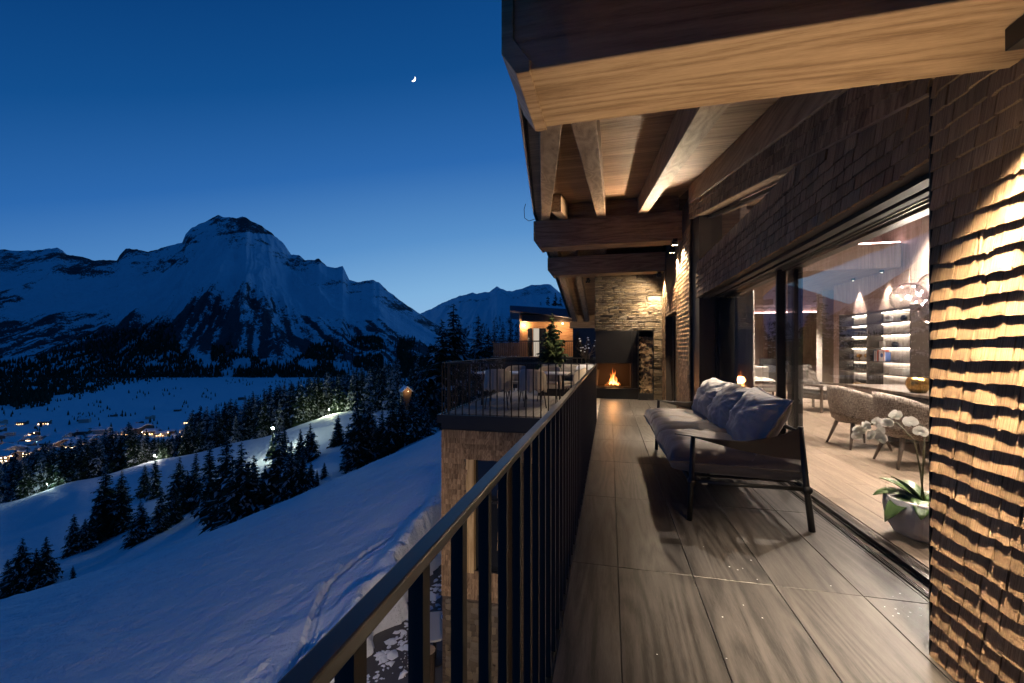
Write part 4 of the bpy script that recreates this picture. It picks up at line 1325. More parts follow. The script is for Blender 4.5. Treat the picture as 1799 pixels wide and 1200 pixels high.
# split logs
M['logend'] = mat('split_log_wood', (.5, .36, .2), .8)
_t = NT(M['logend']); _v = _t.coords('Object', (1, 1, 1), 5.0); _n = _t.noise(_v, 22, 5, .65)
_oi = _t.new('ShaderNodeObjectInfo')
_t.color(_t.mix(_oi.outputs['Random'], _t.mix(_n, (.28, .17, .08), (.56, .41, .24)), _t.mix(_n, (.16, .10, .05), (.42, .29, .16))))
def log_mesh(kind, seed):
    rg = random.Random(seed)
    if kind == 'round':
        poly = [(math.cos(a) * rg.uniform(.9, 1.05), math.sin(a) * rg.uniform(.9, 1.05)) for a in [6.283 * k / 9 for k in range(9)]]
    elif kind == 'half':
        poly = [(math.cos(a), math.sin(a) * 1.0 - .35) for a in [3.1416 * k / 6 for k in range(7)]]
    else:
        poly = [(-.8, -.6), (0, -.75), (.85, -.5), (.1, .95)]
    poly = [(p[0] * rg.uniform(.9, 1.1), p[1] * rg.uniform(.9, 1.1)) for p in poly]
    mb = MB(); mb.prism(poly, 'y', 0, 1)
    return mb.mesh('log', M['logend'])
LOGS = [log_mesh(k, i) for i, k in enumerate(['wedge', 'half', 'round', 'wedge', 'half', 'wedge'])]
zz_l = .20; row = 0
while zz_l < 1.60:
    x = .745 + (.03 if row % 2 else 0)
    while x < 1.035:
        r = random.uniform(.036, .050)
        o = inst('firewood_log', random.choice(LOGS), None, (x + r * .6, 10.82 + random.uniform(0, .05), zz_l + random.uniform(-.006, .006)), (0, random.uniform(0, 6.28), 0), (r, .36, r))
        tag(o, 'split firewood log stacked in the steel niche', 'firewood', 'firewood stacked in the niche')
        x += r * 1.45
    zz_l += .062; row += 1
# fire
def flame_mat():
    m = bpy.data.materials.new('flame'); m.use_nodes = True
    t = NT(m); t.n.remove(t.b)
    tc = t.new('ShaderNodeTexCoord'); sp = t.new('ShaderNodeSeparateXYZ'); t.l.new(tc.outputs['Generated'], sp.inputs[0])
    c = t.ramp(sp.outputs[2], [(0, (1, .42, .09)), (.25, (1, .50, .16)), (.6, (1, .26, .045)), (1, (.8, .10, .01))])
    e = t.new('ShaderNodeEmission'); t.l.new(c, e.inputs[0])
    t.l.new(t.math('ADD', 1.0, t.math('MULTIPLY', t.math('POWER', t.math('SUBTRACT', 1.0, sp.outputs[2]), 1.4), 6.0)), e.inputs[1])
    tr = t.new('ShaderNodeBsdfTransparent')
    lw = t.new('ShaderNodeLayerWeight'); lw.inputs[0].default_value = .35
    n = t.noise(t.coords('Object', (18, 18, 6)), 1.0, 3, .6)
    f = t.math('ADD', lw.outputs['Facing'], t.math('MULTIPLY', t.math('SUBTRACT', n, .45), 1.2), clamp=True)
    f = t.math('MAXIMUM', f, t.math('POWER', sp.outputs[2], 1.5))
    mx = t.new('ShaderNodeMixShader'); t.l.new(f, mx.inputs[0]); t.l.new(e.outputs[0], mx.inputs[1]); t.l.new(tr.outputs[0], mx.inputs[2])
    t.l.new(mx.outputs[0], t.out.inputs[0])
    return m
fire = tag(empty('fire', (.08, 11.2, .30)), 'orange log fire burning in the steel fireplace', 'fire')
fm = flame_mat()
rgf = random.Random(2)
for i in range(26):
    fx = rgf.gauss(0, .065); fy = rgf.uniform(-.06, .06)
    fh = max(.10, (.50 - abs(fx) * 2.2) * rgf.uniform(.45, 1.05)); fr = rgf.uniform(.012, .030)
    n = 14; pts, rad = [], []
    ph = rgf.uniform(0, 6); sw_ = rgf.uniform(.02, .055)
    for k in range(n):
        t_ = k / (n - 1)
        pts.append((fx * (1 - .5 * t_) + sw_ * math.sin(t_ * 6 + ph) * t_ + .02 * t_, fy + .03 * math.cos(t_ * 5 + ph) * t_, .03 + fh * t_))
        rad.append(max(.0006, fr * (math.sin(math.pi * min(1, t_ ** .5 * .98 + .02)) ** .9) * (1 + .25 * math.sin(t_ * 17 + ph))))
    MB().tube(pts, rad, 7).build('flame', fm, fire, smooth=True)
M['char'] = mat('charred_wood', (.03, .02, .015), .9, emit=(1, .25, .03), estr=.35)
for (a, b) in (((-.2, -.06, .03), (.16, .05, .06)), ((-.14, .08, .03), (.2, -.05, .05)), ((-.15, -.02, .06), (.02, .02, .2)), ((.18, .0, .06), (.03, .03, .19)), ((-.05, -.09, .04), (.08, .1, .09))):
    MB().tube([a, b], .022, 7).build('burning_log', M['char'], fire)
light('fire_glow', 'POINT', (0, -.06, .22), 22, (1, .42, .13), fire, .09)

# ================================================================== INTERIOR SHELL
def struct(name, mb, m, label=None, parent=None, bevel=0):
    o = mb.build(name, m, parent, bevel=bevel)
    if parent is None: tag(o, label, kind='structure')
    return o
ifl = struct('interior_floor', MB().box(1.805, 8.2, 1.8, 17.2, -.2, -.012), M['panel'], 'light oak parquet floor of the living room')
x = 1.806; r = 0
while x < 5.1:
    y = 2.06 - (r * .77 % 2.0); w = .19
    while y < 11:
        l = 2.0; a, b = max(y, 2.06), min(y + l, 11.2)
        if b - a > .1: inst('floor_plank', tile_mesh(w - .002, round(b - a - .002, 3), M['parquet']), ifl, (x, a, 0))
        y += l
    x += w; r += 1
struct('interior_floor_far', MB().box(1.806, 8.1, 11.25, 17.0, -.011, -.001), M['parquet'], 'parquet of the far living area')
bw = struct('interior_back_wall', MB().box(5.24, 5.4, 1.8, 11.35, -.1, 4.6), M['panel'], 'grey-brown wood panelled back wall')
for i in range(8):                                        # tall veneer panels
    y0 = 2.0 + i * .85; y1 = y0 + .845
    if y1 > 8.78: y1 = 8.76
    MB().box(5.215, 5.238, y0, y1, 0.0, 4.3).build('wall_panel', M['panel'], bw)
MB().box(5.215, 5.238, 8.77, 11.345, 2.05, 2.79).build('wall_panel', M['panel'], bw)
MB().box(5.215, 5.238, 8.77, 11.345, 0.0, .44).build('wall_panel', M['panel'], bw)
MB().box(5.215, 5.238, 11.06, 11.345, .441, 2.049).build('wall_panel', M['panel'], bw)
struct('interior_wall_near', MB().box(1.5, 5.4, 1.75, 2.0, -.1, 3.2), M['panel'], 'panelled end wall near the pillar')
struct('interior_wall_far', MB().box(1.5, 8.4, 17.0, 17.2, -.1, 3.4), M['panel'], 'panelled far wall of the living room')
struct('interior_wall_side', MB().box(8.2, 8.4, 11.2, 17.2, -.1, 3.4).box(5.4, 8.3, 11.2, 11.35, -.1, 3.4), M['panel'], 'side wall of the living room')
struct('interior_wall_front', MB().box(1.92, 2.0, 6.82, 17.2, -.1, 4.4), M['panel'], 'inner face of the facade wall')
low = struct('interior_low_ceiling', MB().box(1.6, 8.4, 9.08, 17.2, 2.83, 3.2), M['panel_x'], 'lower wood ceiling with flush boards')
for i in range(9):
    for k in range(3):
        a = 2.02 + i * .69
        MB().box(a + .002, a + .688, 9.085 + k * 2.65, 9.085 + (k + 1) * 2.65 - .003, 2.80, 2.829).build('ceiling_panel', M['panel_x'], low)
struct('ceiling_step', MB().box(2.0, 5.21, 9.0, 9.075, 2.78, 3.24), M['panel'], 'ceiling step with hidden light strip on top')
up = MB().hexa([(1.55, 1.9, z_cl(1.9) - .1), (5.3, 1.9, z_cl(1.9) - .1), (5.3, 9.0, z_cl(9) - .1), (1.55, 9.0, z_cl(9) - .1),
                (1.55, 1.9, z_cl(1.9)), (5.3, 1.9, z_cl(1.9)), (5.3, 9.0, z_cl(9)), (1.55, 9.0, z_cl(9))])
struct('interior_high_ceiling', up, M['panel_x'], 'sloping wood ceiling over the dining table')
struct('attic_wall', MB().box(1.6, 8.4, 9.6, 9.7, 3.2, 4.3), M['panel'], 'wall above the lower ceiling')
# light strips
PINK = (1.0, .62, .62)
M['led_pink'] = emit('pink_light_strip', PINK, 28.0)
M['led_white'] = emit('white_light_strip', (1, .86, .72), 50)
def strip(name, box, m, lab, parent=None):
    o = MB().box(*box).build(name, M[m], parent)
    if parent is None: tag(o, lab, 'light strip')
    return o
strip('light_strip', (2.1, 5.2, 9.005, 9.03, 3.245, 3.26), 'led_pink', 'pink light strip along the top of the ceiling step')
strip('light_strip', (2.1, 8.1, 16.955, 16.985, 2.62, 2.64), 'led_pink', 'pink light strip along the far living room wall')
MB().box(2.1, 8.1, 16.94, 16.999, 2.55, 2.615).build('cove_board', M['panel'], bpy.data.objects['interior_wall_far'])

# ceiling spots
M['spotglow'] = emit('ceiling_spot_glow', (1, .86, .7), 25)
spot_body = MB().lathe([(.001, .05), (.035, .05), (.035, 0), (.028, 0), (.026, .01), (.001, .01)], seg=14)
SPB = spot_body.mesh('housing', M['steel'])
SPL = MB().lathe([(.025, .0085), (.001, .0085)], seg=14).mesh('lens', M['spotglow'])
def ceiling_spot(loc, power, target, angle, lab, blend=.6, color=NEUT, size=.025):
    e = tag(empty('ceiling_spot', loc), lab, 'spotlight', 'ceiling spots')
    inst('housing', SPB, e, (0, 0, 0)); inst('lens', SPL, e, (0, 0, -.004))
    t = Vector(target) - Vector(loc)
    light('spot_lamp', 'SPOT', (0, 0, -.01), power, color, e, size, angle, blend, tuple(t))
    bpy.data.objects[e.children[-1].name].rotation_euler = t.to_track_quat('-Z', 'Y').to_euler()
    return e
ceiling_spot((5.10, 10.3, 2.745), 230, (5.12, 10.28, 0.6), 52, 'ceiling spot washing the panelled wall left of the shelf', .5)
ceiling_spot((5.10, 9.35, 2.745), 260, (5.12, 9.33, 0.6), 54, 'ceiling spot washing the wall directly above the shelf', .5)
ceiling_spot((4.6, 13.0, 2.75), 1400, (4.6, 13.0, 0), 90, 'ceiling spot over the dark armchair')
ceiling_spot((3.0, 13.4, 2.75), 2400, (2.9, 16.9, 1.0), 70, 'ceiling spot aimed at the far living room wall')
ceiling_spot((4.0, 15.2, 2.75), 1800, (3.3, 16.9, 1.4), 70, 'ceiling spot close to the far wall')
ceiling_spot((5.6, 14.0, 2.75), 1400, (5.6, 14.0, 0), 100, 'ceiling spot near the dark curtain')
HC = lambda y: z_cl(y) - .16  # passage, indoor sofa and panelled wall spots are added to brighten the room
ceiling_spot((3.1, 10.6, 2.75), 1200, (3.0, 10.8, 0), 110, 'added ceiling spot brightening the passage to the living area')
ceiling_spot((2.7, 12.0, 2.75), 600, (2.7, 12.2, 0), 110, 'added ceiling spot brightening the low room above the pale indoor sofa')
ceiling_spot((4.6, 7.6, HC(7.6)), 2000, (5.2, 7.7, 1.2), 95, 'added ceiling spot brightening the panelled wall beside the shelf')
ceiling_spot((4.4, 4.6, HC(4.6)), 1500, (5.2, 4.9, 1.2), 95, 'added ceiling spot brightening the panelled wall near the pillar')
ceiling_spot((1.98, 2.75, HC(2.75)), 330, (2.06, 3.35, 0.1), 80, 'ceiling spot above the orchid')
ceiling_spot((2.9, 5.0, HC(5.0)), 1100, (1.75, 4.6, 0), 80, 'ceiling spot lighting the floor at the doors')
ceiling_spot((2.9, 6.4, HC(6.4)), 800, (2.2, 6.2, 0), 80, 'ceiling spot over the chairs near the curtain')
ceiling_spot((4.1, 5.8, HC(5.8)), 900, (3.9, 5.8, 0), 75, 'ceiling spot over the dining table')
ceiling_spot((3.9, 3.4, HC(3.4)), 380, (3.9, 3.4, 0), 90, 'ceiling spot over the table end')

# ================================================================== SHELF
_before = set(bpy.data.objects.keys())
shelf = tag(empty('wall_shelf', (0, 0, 0)), 'lit built-in shelf with glasses and books on the back wall', 'shelf')
LV = [.49, .815, 1.045, 1.31, 1.555, 1.78, 2.0]
M['shelf_back'] = wood('pale_shelf_wood', (.46, .40, .345), (.62, .555, .49), 'z', .5, fine=.7, knots=False, bump=.05)
MB().box(5.205, 5.214, 8.8, 11.0, .49, 2.0).build('back_panel', M['shelf_back'], shelf)
for y_ in (8.79, 9.995, 10.995):
    MB().box(4.93, 5.20, y_ - .012, y_ + .012, .47, 2.03).build('upright', M['bronze'], shelf)
for z_ in LV:
    MB().box(4.94, 5.203, 8.803, 9.982, z_ - .018, z_).build('shelf_board', M['bronze'], shelf)
    MB().box(4.94, 5.203, 10.008, 10.982, z_ - .018, z_).build('shelf_board', M['bronze'], shelf)
    if z_ > .5:
        MB().box(5.17, 5.18, 8.82, 9.97, z_ - .024, z_ - .0185).build('light_bar', M['led_white'], shelf)
        MB().box(5.17, 5.18, 10.02, 10.97, z_ - .024, z_ - .0185).build('light_bar', M['led_white'], shelf)
glass_m = MB().lathe([(.028, 0), (.028, .004), (.004, .006), (.004, .06), (.022, .075), (.034, .11), (.030, .16), (.029, .16), (.033, .11), (.02, .077)], seg=12).mesh('wine_glass', M['wineglass'])
tumb_m = MB().lathe([(.026, 0), (.03, .09), (.0285, .09), (.0245, .006), (.001, .006)], seg=12).mesh('tumbler', M['wineglass'])
for z_, me, n, nm in ((1.31, glass_m, 9, 'wine_glass'), (1.555, glass_m, 8, 'wine_glass'), (.815, glass_m, 8, 'wine_glass')):
    for r_ in range(2):
        for i in range(n):
            o = inst(nm, me, None, (5.0 + r_ * .09, 10.08 + i * .1, z_ + .001), (0, 0, 0), (1, 1, .98 if z_ != 1.555 else .95))
            lv = {1.31: 'third', 1.555: 'second', .815: 'fifth'}[z_]
            tag(o, 'stemmed glass in the row on the %s shelf from top' % lv, 'wine glass', 'glasses on the %s shelf' % lv)
M['gold'] = mat('brass', (.62, .40, .14), .25, 1.0)
M['white'] = mat('white_ceramic', (.75, .73, .70), .4)
M['black'] = mat('black_object', (.02, .02, .02), .4)
cup = MB().lathe([(.03, 0), (.03, .006), (.006, .012), (.006, .05), (.035, .07), (.04, .11), (.038, .11), (.03, .072)], seg=14).mesh('brass_cup', M['gold'])
for i in range(4):
    tag(inst('brass_cup', cup, None, (5.03 + (i % 2) * .07, 10.18 + i * .13, 1.046), (0, 0, 0), (1.1, 1.1, 1 + .15 * (i % 2))), 'brass goblet among those on the shelf below the wine glasses', 'goblet', 'brass goblets')
tag(MB().lathe([(.001, 0), (.05, 0), (.06, .03), (.06, .09), (.03, .11), (.02, .115), (.02, .125), (.001, .128)], (5.05, 9.55, 1.781), 18).build('jar', M['white'], None, True), 'white lidded jar on the upper right shelf', 'jar')
tag(MB().lathe([(.001, 0), (.035, 0), (.05, .04), (.03, .09), (.001, .1)], (5.05, 9.15, 1.781), 14).build('vase', M['black'], None, True), 'small dark vase beside the white jar', 'vase')
tag(MB().box(5.02, 5.06, 9.66, 9.78, 1.311, 1.43).build('picture_card', M['white']), 'small white card standing on the middle shelf', 'card')
tag(MB().lathe([(.001, 0), (.04, .01), (.055, .05), (.04, .09), (.001, .1)], (5.05, 9.38, 1.311), 14).build('sphere_ornament', M['black'], None, True), 'round black ornament on the middle right shelf', 'ornament')
bk = [('dark_blue', (.05, .09, .2)), ('white', (.7, .68, .65)), ('grey', (.3, .3, .32)), ('pale', (.6, .6, .62)), ('red', (.55, .10, .07)), ('brown', (.25, .12, .06)), ('blue', (.12, .2, .5))]
y_ = 9.86
for i, (nm, c) in enumerate(bk):
    w = [.022, .03, .02, .035, .028, .03, .022][i]
    o = MB().box(4.97, 5.15, y_ - w, y_ - .002, 1.046, 1.046 + [.21, .2, .19, .2, .215, .18, .17][i]).build('book', mat('book_' + nm, c, .6))
    tag(o, '%s book in the standing row on the right shelf' % nm.replace('_', ' '), 'book', 'books on the shelf'); y_ -= w
o = MB().box(4.955, 4.965, 9.50, 9.66, 1.046, 1.25).build('book', mat('book_cover', (.72, .72, .74), .5))
MB().lathe([(.001, 0), (.04, 0), (.04, .002), (.001, .002)], (0, 0, 0), 12, M=Matrix.Rotation(R(-90), 4, 'Y')).build('cover_print', mat('cover_print', (.05, .12, .4), .5), o, loc=(4.9545, 9.58, 1.16))
MB().box(4.953, 4.9545, 9.505, 9.525, 1.05, 1.245).build('cover_stripe', mat('cover_stripe', (.6, .12, .07), .5), o)
tag(o, 'pale book with blue print facing forward on the shelf', 'book', 'books on the shelf')
tag(MB().box(4.98, 5.16, 9.05, 9.42, .816, .93).build('box', M['white'], None, bevel=.004), 'white box on the lowest right shelf', 'box')
tag(MB().box(4.98, 5.18, 10.1, 10.55, .491, .58).build('wooden_crate', wood('crate_wood', (.45, .28, .12), (.66, .46, .24), 'y'), None), 'light wooden crate at the bottom left of the shelf', 'crate')
for i in range(3):
    tag(MB().tube([(5.05, 10.15 + i * .1, .60 + i * .004), (5.05, 10.33 + i * .1, .63 + i * .004), (5.05, 10.42 + i * .1, .65)], [.035, .035, .012], 10).build('bottle', M['black'], None, True), 'dark bottle lying on the light wooden crate', 'bottle', 'bottles on the crate')

for _n in set(bpy.data.objects.keys()) - _before:                 # the shelf stands a little nearer
    _o = bpy.data.objects[_n]
    if _o.parent is None: _o.location.y -= .5
# ================================================================== DINING
tbl = tag(empty('dining_table', (3.98, 5.7, 0)), 'dark wooden dining table behind the tweed chairs', 'table')
MB().box(-.52, .52, -1.55, 1.55, .715, .75).build('tabletop', M['tabletop'], tbl, bevel=.006)
for s in (-1, 1):
    MB().prism([(-.32, 0), (.32, 0), (.25, .714), (-.25, .714)], 'y', s * 1.05 - .04, s * 1.05 + .04).build('leg', M['steel'], tbl)
def tub_chair(name, loc, rz, lab, grp):
    """seat faces +X in its own frame"""
    e = tag(empty(name, loc, rz), lab, 'chair', grp)
    n, m = 25, 7
    out, inn = [], []
    for i in range(n):
        a = R(-122 + 244 * i / (n - 1)) + math.pi
        f = abs(i / (n - 1) * 2 - 1)
        top = .80 - .20 * (f ** 2.2)
        bot = .36
        for k in range(m):
            t = k / (m - 1)
            rr = .265 + .05 * t + .012 * math.sin(t * 3.14)
            ed = .02 * (1 if k == m - 1 else 0)
            z = bot + (top - bot) * t
            out.append((rr * math.cos(a) * 1.02, rr * math.sin(a) * 1.06, z - ed * .4))
            inn.append(((rr - .055) * math.cos(a) * 1.02, (rr - .055) * math.sin(a) * 1.06, z - ed * .4))
    mb = MB(); N = len(out)
    fs = []
    for i in range(n - 1):
        for k in range(m - 1):
            a = i * m + k
            fs.append((a, a + m, a + m + 1, a + 1)); fs.append((N + a, N + a + 1, N + a + m + 1, N + a + m))
        fs.append((i * m + m - 1, (i + 1) * m + m - 1, N + (i + 1) * m + m - 1, N + i * m + m - 1))
        fs.append((i * m, N + i * m, N + (i + 1) * m, (i + 1) * m))
    for i in (0, n - 1):
        for k in range(m - 1):
            a = i * m + k
            fs.append((a, a + 1, N + a + 1, N + a) if i == 0 else (a, N + a, N + a + 1, a + 1))
    mb.add(out + inn, fs)
    o = mb.build('backrest', M['tweed'], e, smooth=True)
    MB().lathe([(.001, .32), (.22, .32), (.262, .36), (.262, .42), (.24, .46), (.001, .475)], seg=24).build('seat', M['tweed'], e, smooth=True)
    for (sx, sy) in ((1, 1), (1, -1), (-1, 1), (-1, -1)):
        MB().tube([(sx * .15, sy * .15, .33), (sx * .235, sy * .235, 0)], [.026, .012], 10).build('leg', M['leg'], e, smooth=True)
    return e
tub_chair('dining_chair', (3.16, 6.28, 0), R(6), 'tweed tub chair behind the nearest one, beside the curtain side', 'tweed dining chairs')
tub_chair('dining_chair', (3.20, 5.36, 0), R(-4), 'nearest tweed tub chair pulled up to the dining table', 'tweed dining chairs')
tub_chair('dining_chair', (4.78, 6.4, 0), R(180), 'olive tweed chair on the far side of the table below the shelf', 'tweed dining chairs')
tub_chair('dining_chair', (3.22, 4.45, 0), R(3), 'tweed tub chair half hidden by the shingled pillar', 'tweed dining chairs')
bowl = MB().lathe([(.001, .012), (.06, .012), (.07, 0), (.075, .012), (.10, .05), (.115, .09), (.112, .13), (.095, .18), (.091, .18), (.108, .13), (.11, .09), (.09, .05), (.001, .03)], seg=28)
tag(bowl.build('bowl', M['gold'], None, True, loc=(3.60, 5.92, .751)), 'shiny brass lantern bowl on the dining table', 'bowl')
# pendant of glass bubbles
pen = tag(empty('pendant_lamp', (3.55, 5.9, 0)), 'pendant lamp of clear glass bubbles over the dining table', 'lamp')
def sphere(r, c, seg=20, ring=12):
    pr = [(max(.0005, r * math.sin(math.pi * k / ring)), -r * math.cos(math.pi * k / ring)) for k in range(ring + 1)]
    mb = MB(); mb.lathe(pr, c, seg); return mb
M['filament'] = emit('lamp_filament', (1, .88, .72), 70)
M['wire'] = mat('thin_wire', (.55, .5, .45), .3, .9)
for (bx, by, bz, br) in ((-.03, .05, 1.90, .175), (.10, -.17, 1.99, .17), (.05, -.26, 1.70, .15), (.25, -.05, 1.82, .14), (.2, -.42, 1.93, .15)):
    o = sphere(br, (bx, by, bz)).build('glass_bubble', M['bubble'], pen, smooth=True)
    sphere(.013, (bx, by, bz), 10, 6).build('bulb', M['filament'], o)
    sp = MB()
    for k in range(14):
        a, b = random.uniform(0, 6.28), random.uniform(-1.2, 1.2)
        d = Vector((math.cos(a) * math.cos(b), math.sin(a) * math.cos(b), math.sin(b))) * br * .75
        sp.tube([(bx, by, bz), (bx + d.x, by + d.y, bz + d.z)], .0009, 4)
    sp.build('filament_wires', M['wire'], o)
    MB().tube([(bx, by, bz + br), (.12, -.18, z_cl(5.7) - .12)], .0015, 5).build('cable', M['wire'], pen)
    light('bubble_light', 'POINT', (bx, by, bz), 160.0, NEUT, pen, .02)

# curtain at the far door end
def curtain(name, x, y0, y1, z0, z1, m, lab, amp=.035, waves=9, axis='y'):
    n = 90; V = np.zeros((n, 8, 3))
    for i in range(n):
        t = i / (n - 1)
        o_ = amp * math.sin(t * waves * 6.283) + .012 * math.sin(t * 23 + 1)
        for k in range(8):
            s = k / 7
            q = o_ * (.75 + .35 * (1 - s))
            p = y0 + (y1 - y0) * t
            V[i, k] = (x + q, p, z0 + (z1 - z0) * s) if axis == 'y' else (p, x + q, z0 + (z1 - z0) * s)
    o = inst(name, grid_mesh(name, V, m))
    sm = o.modifiers.new('thick', 'SOLIDIFY'); sm.thickness = .004
    tag(o, lab, 'curtain')
curtain('curtain', 1.84, 6.05, 6.72, .02, 2.06, M['curtain'], 'pale curtain gathered at the far end of the glass doors', .03, 6)
curtain('curtain', 16.85, 5.65, 6.5, .02, 2.3, M['curtain_d'], 'dark curtain hanging in the far living room corner', .05, 7, axis='x')

# ================================================================== LIVING AREA
def pillow_mesh(w, d, h, seed, m, n=30, p=2.6, ear=.05, wr=.012, ex=.42, name='cushion'):
    """soft cushion lying flat: w along X, d along Y"""
    V, F = [], []
    g = np.linspace(-1, 1, n)
    gx, gy = np.meshgrid(g, g, indexing='ij')
    prof = np.clip((1 - np.abs(gx) ** p) * (1 - np.abs(gy) ** p), 0, 1) ** ex
    wrk = (fbm(gx * 3 + seed * 5, gy * 3, 4, seed) - .5)
    rad = (fbm(np.arctan2(gy, gx) * 5 + seed, np.hypot(gx, gy) * 1.3, 3, seed + 3) - .5) * np.clip(np.hypot(gx, gy) - .25, 0, 1)
    ex = gx * (1 - ear * (1 - np.abs(gy) ** 3)) ; ey = gy * (1 - ear * (1 - np.abs(gx) ** 3))
    X, Y = ex * w / 2, ey * d / 2
    top = prof * h / 2 + (wrk * wr * 2 + rad * wr * 3.5) * (prof > 0)
    bot = -prof * h / 2 * .75 + wrk * wr * .5
    sag = (fbm(gx * 1.5 + seed, gy * 1.5, 2, seed + 8) - .5) * .02
    vt = np.stack([X, Y, top + sag + .004], -1).reshape(-1, 3); vb = np.stack([X, Y, bot + sag - .004], -1).reshape(-1, 3)
    V = np.concatenate([vt, vb]); N = n * n
    for i in range(n - 1):
        for k in range(n - 1):
            a = i * n + k
            F.append((a, a + n, a + n + 1, a + 1)); F.append((N + a, N + a + 1, N + a + n + 1, N + a + n))
    for i in range(n - 1):
        F.append((i * n, N + i * n, N + (i + 1) * n, (i + 1) * n)[::-1]); a, b = i * n + n - 1, (i + 1) * n + n - 1
        F.append((a, N + a, N + b, b))
        F.append((i, N + i, N + i + 1, i + 1)); a = (n - 1) * n + i; F.append((a, N + a, N + a + 1, a + 1)[::-1])
    return tri_mesh(name, V, F, m, smooth=True)
def pillow(name, parent, loc, rot, w, d, h, seed, m, piping=False, **k):
    o = inst(name, pillow_mesh(w, d, h, seed, m, name=name, **k), parent, loc, rot)
    if piping:
        ear = k.get('ear', .05); P = []
        for s in range(4):
            for q in range(12):
                t = -1 + 2 * q / 12
                gx, gy = [(t, -1), (1, t), (-t, 1), (-1, -t)][s]
                wv = .004 * math.sin(q * 2.1 + s * 3 + seed)
                P.append((gx * (1 - ear * (1 - abs(gy) ** 3)) * w / 2 * 1.004, gy * (1 - ear * (1 - abs(gx) ** 3)) * d / 2 * 1.004, wv))
        MB().tube(P + P[:2], .0055, 6, cap=False).build('piping', m, o, smooth=True)
    return o
isofa = tag(empty('indoor_sofa', (2.75, 12.3, 0), 0), 'pale indoor sofa with cushions behind the curtain', 'sofa')
MB().box(-.55, 1.6, -.1, .75, .14, .36).build('base', M['sofa_in'], isofa, bevel=.04)
MB().box(-.55, 1.6, .55, .78, .361, .80).build('backrest', M['sofa_in'], isofa, bevel=.06)
for i in range(2): pillow('seat_cushion', isofa, (-.05 + i * 1.06, .22, .43), (0, 0, 0), 1.05, .8, .18, 60 + i, M['sofa_in'])
for s in ((-.45, 0), (1.5, 0), (-.45, .65), (1.5, .65)):
    MB().tube([(s[0], s[1], 0), (s[0], s[1], .14)], .02, 8).build('leg', M['steel'], isofa)
tag(pillow('throw_cushion', None, (2.6, 12.58, .70), (R(70), 0, R(8)), .46, .44, .16, 70, M['curtain_d']), 'dark throw cushion on the pale indoor sofa', 'cushion', 'throw cushions')
tag(pillow('throw_cushion', None, (3.1, 12.55, .66), (R(60), 0, R(-20)), .44, .42, .15, 71, M['throw']), 'mottled throw cushion beside the dark one on the sofa', 'cushion', 'throw cushions')
ach = tag(empty('armchair', (4.25, 9.9, 0), R(35)), 'dark low armchair with a fur throw beyond the dining table', 'armchair')
MB().box(-.38, .38, -.38, .38, .26, .38).build('seat', M['leather'], ach, bevel=.03)
MB().box(-.38, .38, .30, .40, .381, .76).build('backrest', M['leather'], ach, bevel=.03)
for s in (-1, 1):
    MB().box(s * .40 - .025, s * .40 + .025, -.36, .36, .52, .56).build('armrest', M['leg'], ach, bevel=.01)
    for q in (-.33, .33): MB().box(s * .40 - .018, s * .40 + .018, q - .02, q + .02, 0, .519).build('leg', M['leg'], ach)
pillow('seat_cushion', ach, (0, -.03, .45), (0, 0, 0), .70, .66, .16, 75, M['throw'])
tag(pillow('fur_throw', None, (4.1, 10.1, .72), (R(62), 0, R(30)), .62, .5, .10, 76, M['throw'], wr=.03), 'furry throw laid over the dark armchair back', 'throw')
tvc = tag(empty('media_cabinet', (5.1, 14.6, 0)), 'black media cabinet with screen below the dark curtain', 'cabinet')
MB().box(-.7, .7, -.2, .2, .2, .55).build('body', M['black'], tvc, bevel=.005)
MB().box(-.45, .45, -.03, .03, .56, .98).build('screen', M['darkglass'], tvc)
tag(MB().box(5.35, 5.72, 12.2, 12.5, 0, 2.799).build('column', M['curtain']), 'pale square column between shelf and living area', 'column')
ctab = tag(empty('coffee_table', (3.6, 11.4, 0)), 'low dark coffee table in front of the indoor sofa', 'table')
MB().lathe([(.001, .36), (.4, .36), (.4, .38), (.001, .38)], seg=24).build('tabletop', M['tabletop'], ctab)
MB().lathe([(.15, 0), (.15, .01), (.03, .012), (.03, .36)], seg=14).build('base', M['steel'], ctab)

# ================================================================== ORCHID
pot = tag(empty('orchid_pot', (2.06, 3.33, 0)), 'white round pot standing on the floor behind the glass', 'pot')
MB().lathe([(.001, .005), (.11, .005), (.16, .03), (.198, .10), (.212, .19), (.208, .265), (.20, .272), (.193, .262), (.19, .20), (.001, .19)], seg=36).build('bowl', M['white'], pot, smooth=True)
MB().lathe([(.192, .225), (.1, .235), (.001, .232)], seg=20).build('soil', M['bark'], pot)
orch = tag(empty('orchid', (2.06, 3.33, .225)), 'white orchid with broad green leaves in the round pot', 'orchid')
M['leaf'] = mat('orchid_leaf', (.055, .12, .03), .35)
_t = NT(M['leaf']); _n = _t.noise(_t.coords('Object', (8, 8, 8)), 1.5, 4, .6); _t.color(_t.mix(_n, (.03, .075, .02), (.12, .20, .05)))
M['petal'] = mat('orchid_petal', (.80, .78, .70), .5)
_t = NT(M['petal']); _tl = _t.new('ShaderNodeBsdfTranslucent'); _tl.inputs[0].default_value = (.85, .82, .74, 1)
_mx = _t.new('ShaderNodeMixShader'); _mx.inputs[0].default_value = .45
_t.b.inputs['Specular IOR Level'].default_value = .15
_t.l.new(_t.b.outputs[0], _mx.inputs[1]); _t.l.new(_tl.outputs[0], _mx.inputs[2]); _t.l.new(_mx.outputs[0], _t.out.inputs[0])
M['stem'] = mat('orchid_stem', (.07, .06, .025), .6)
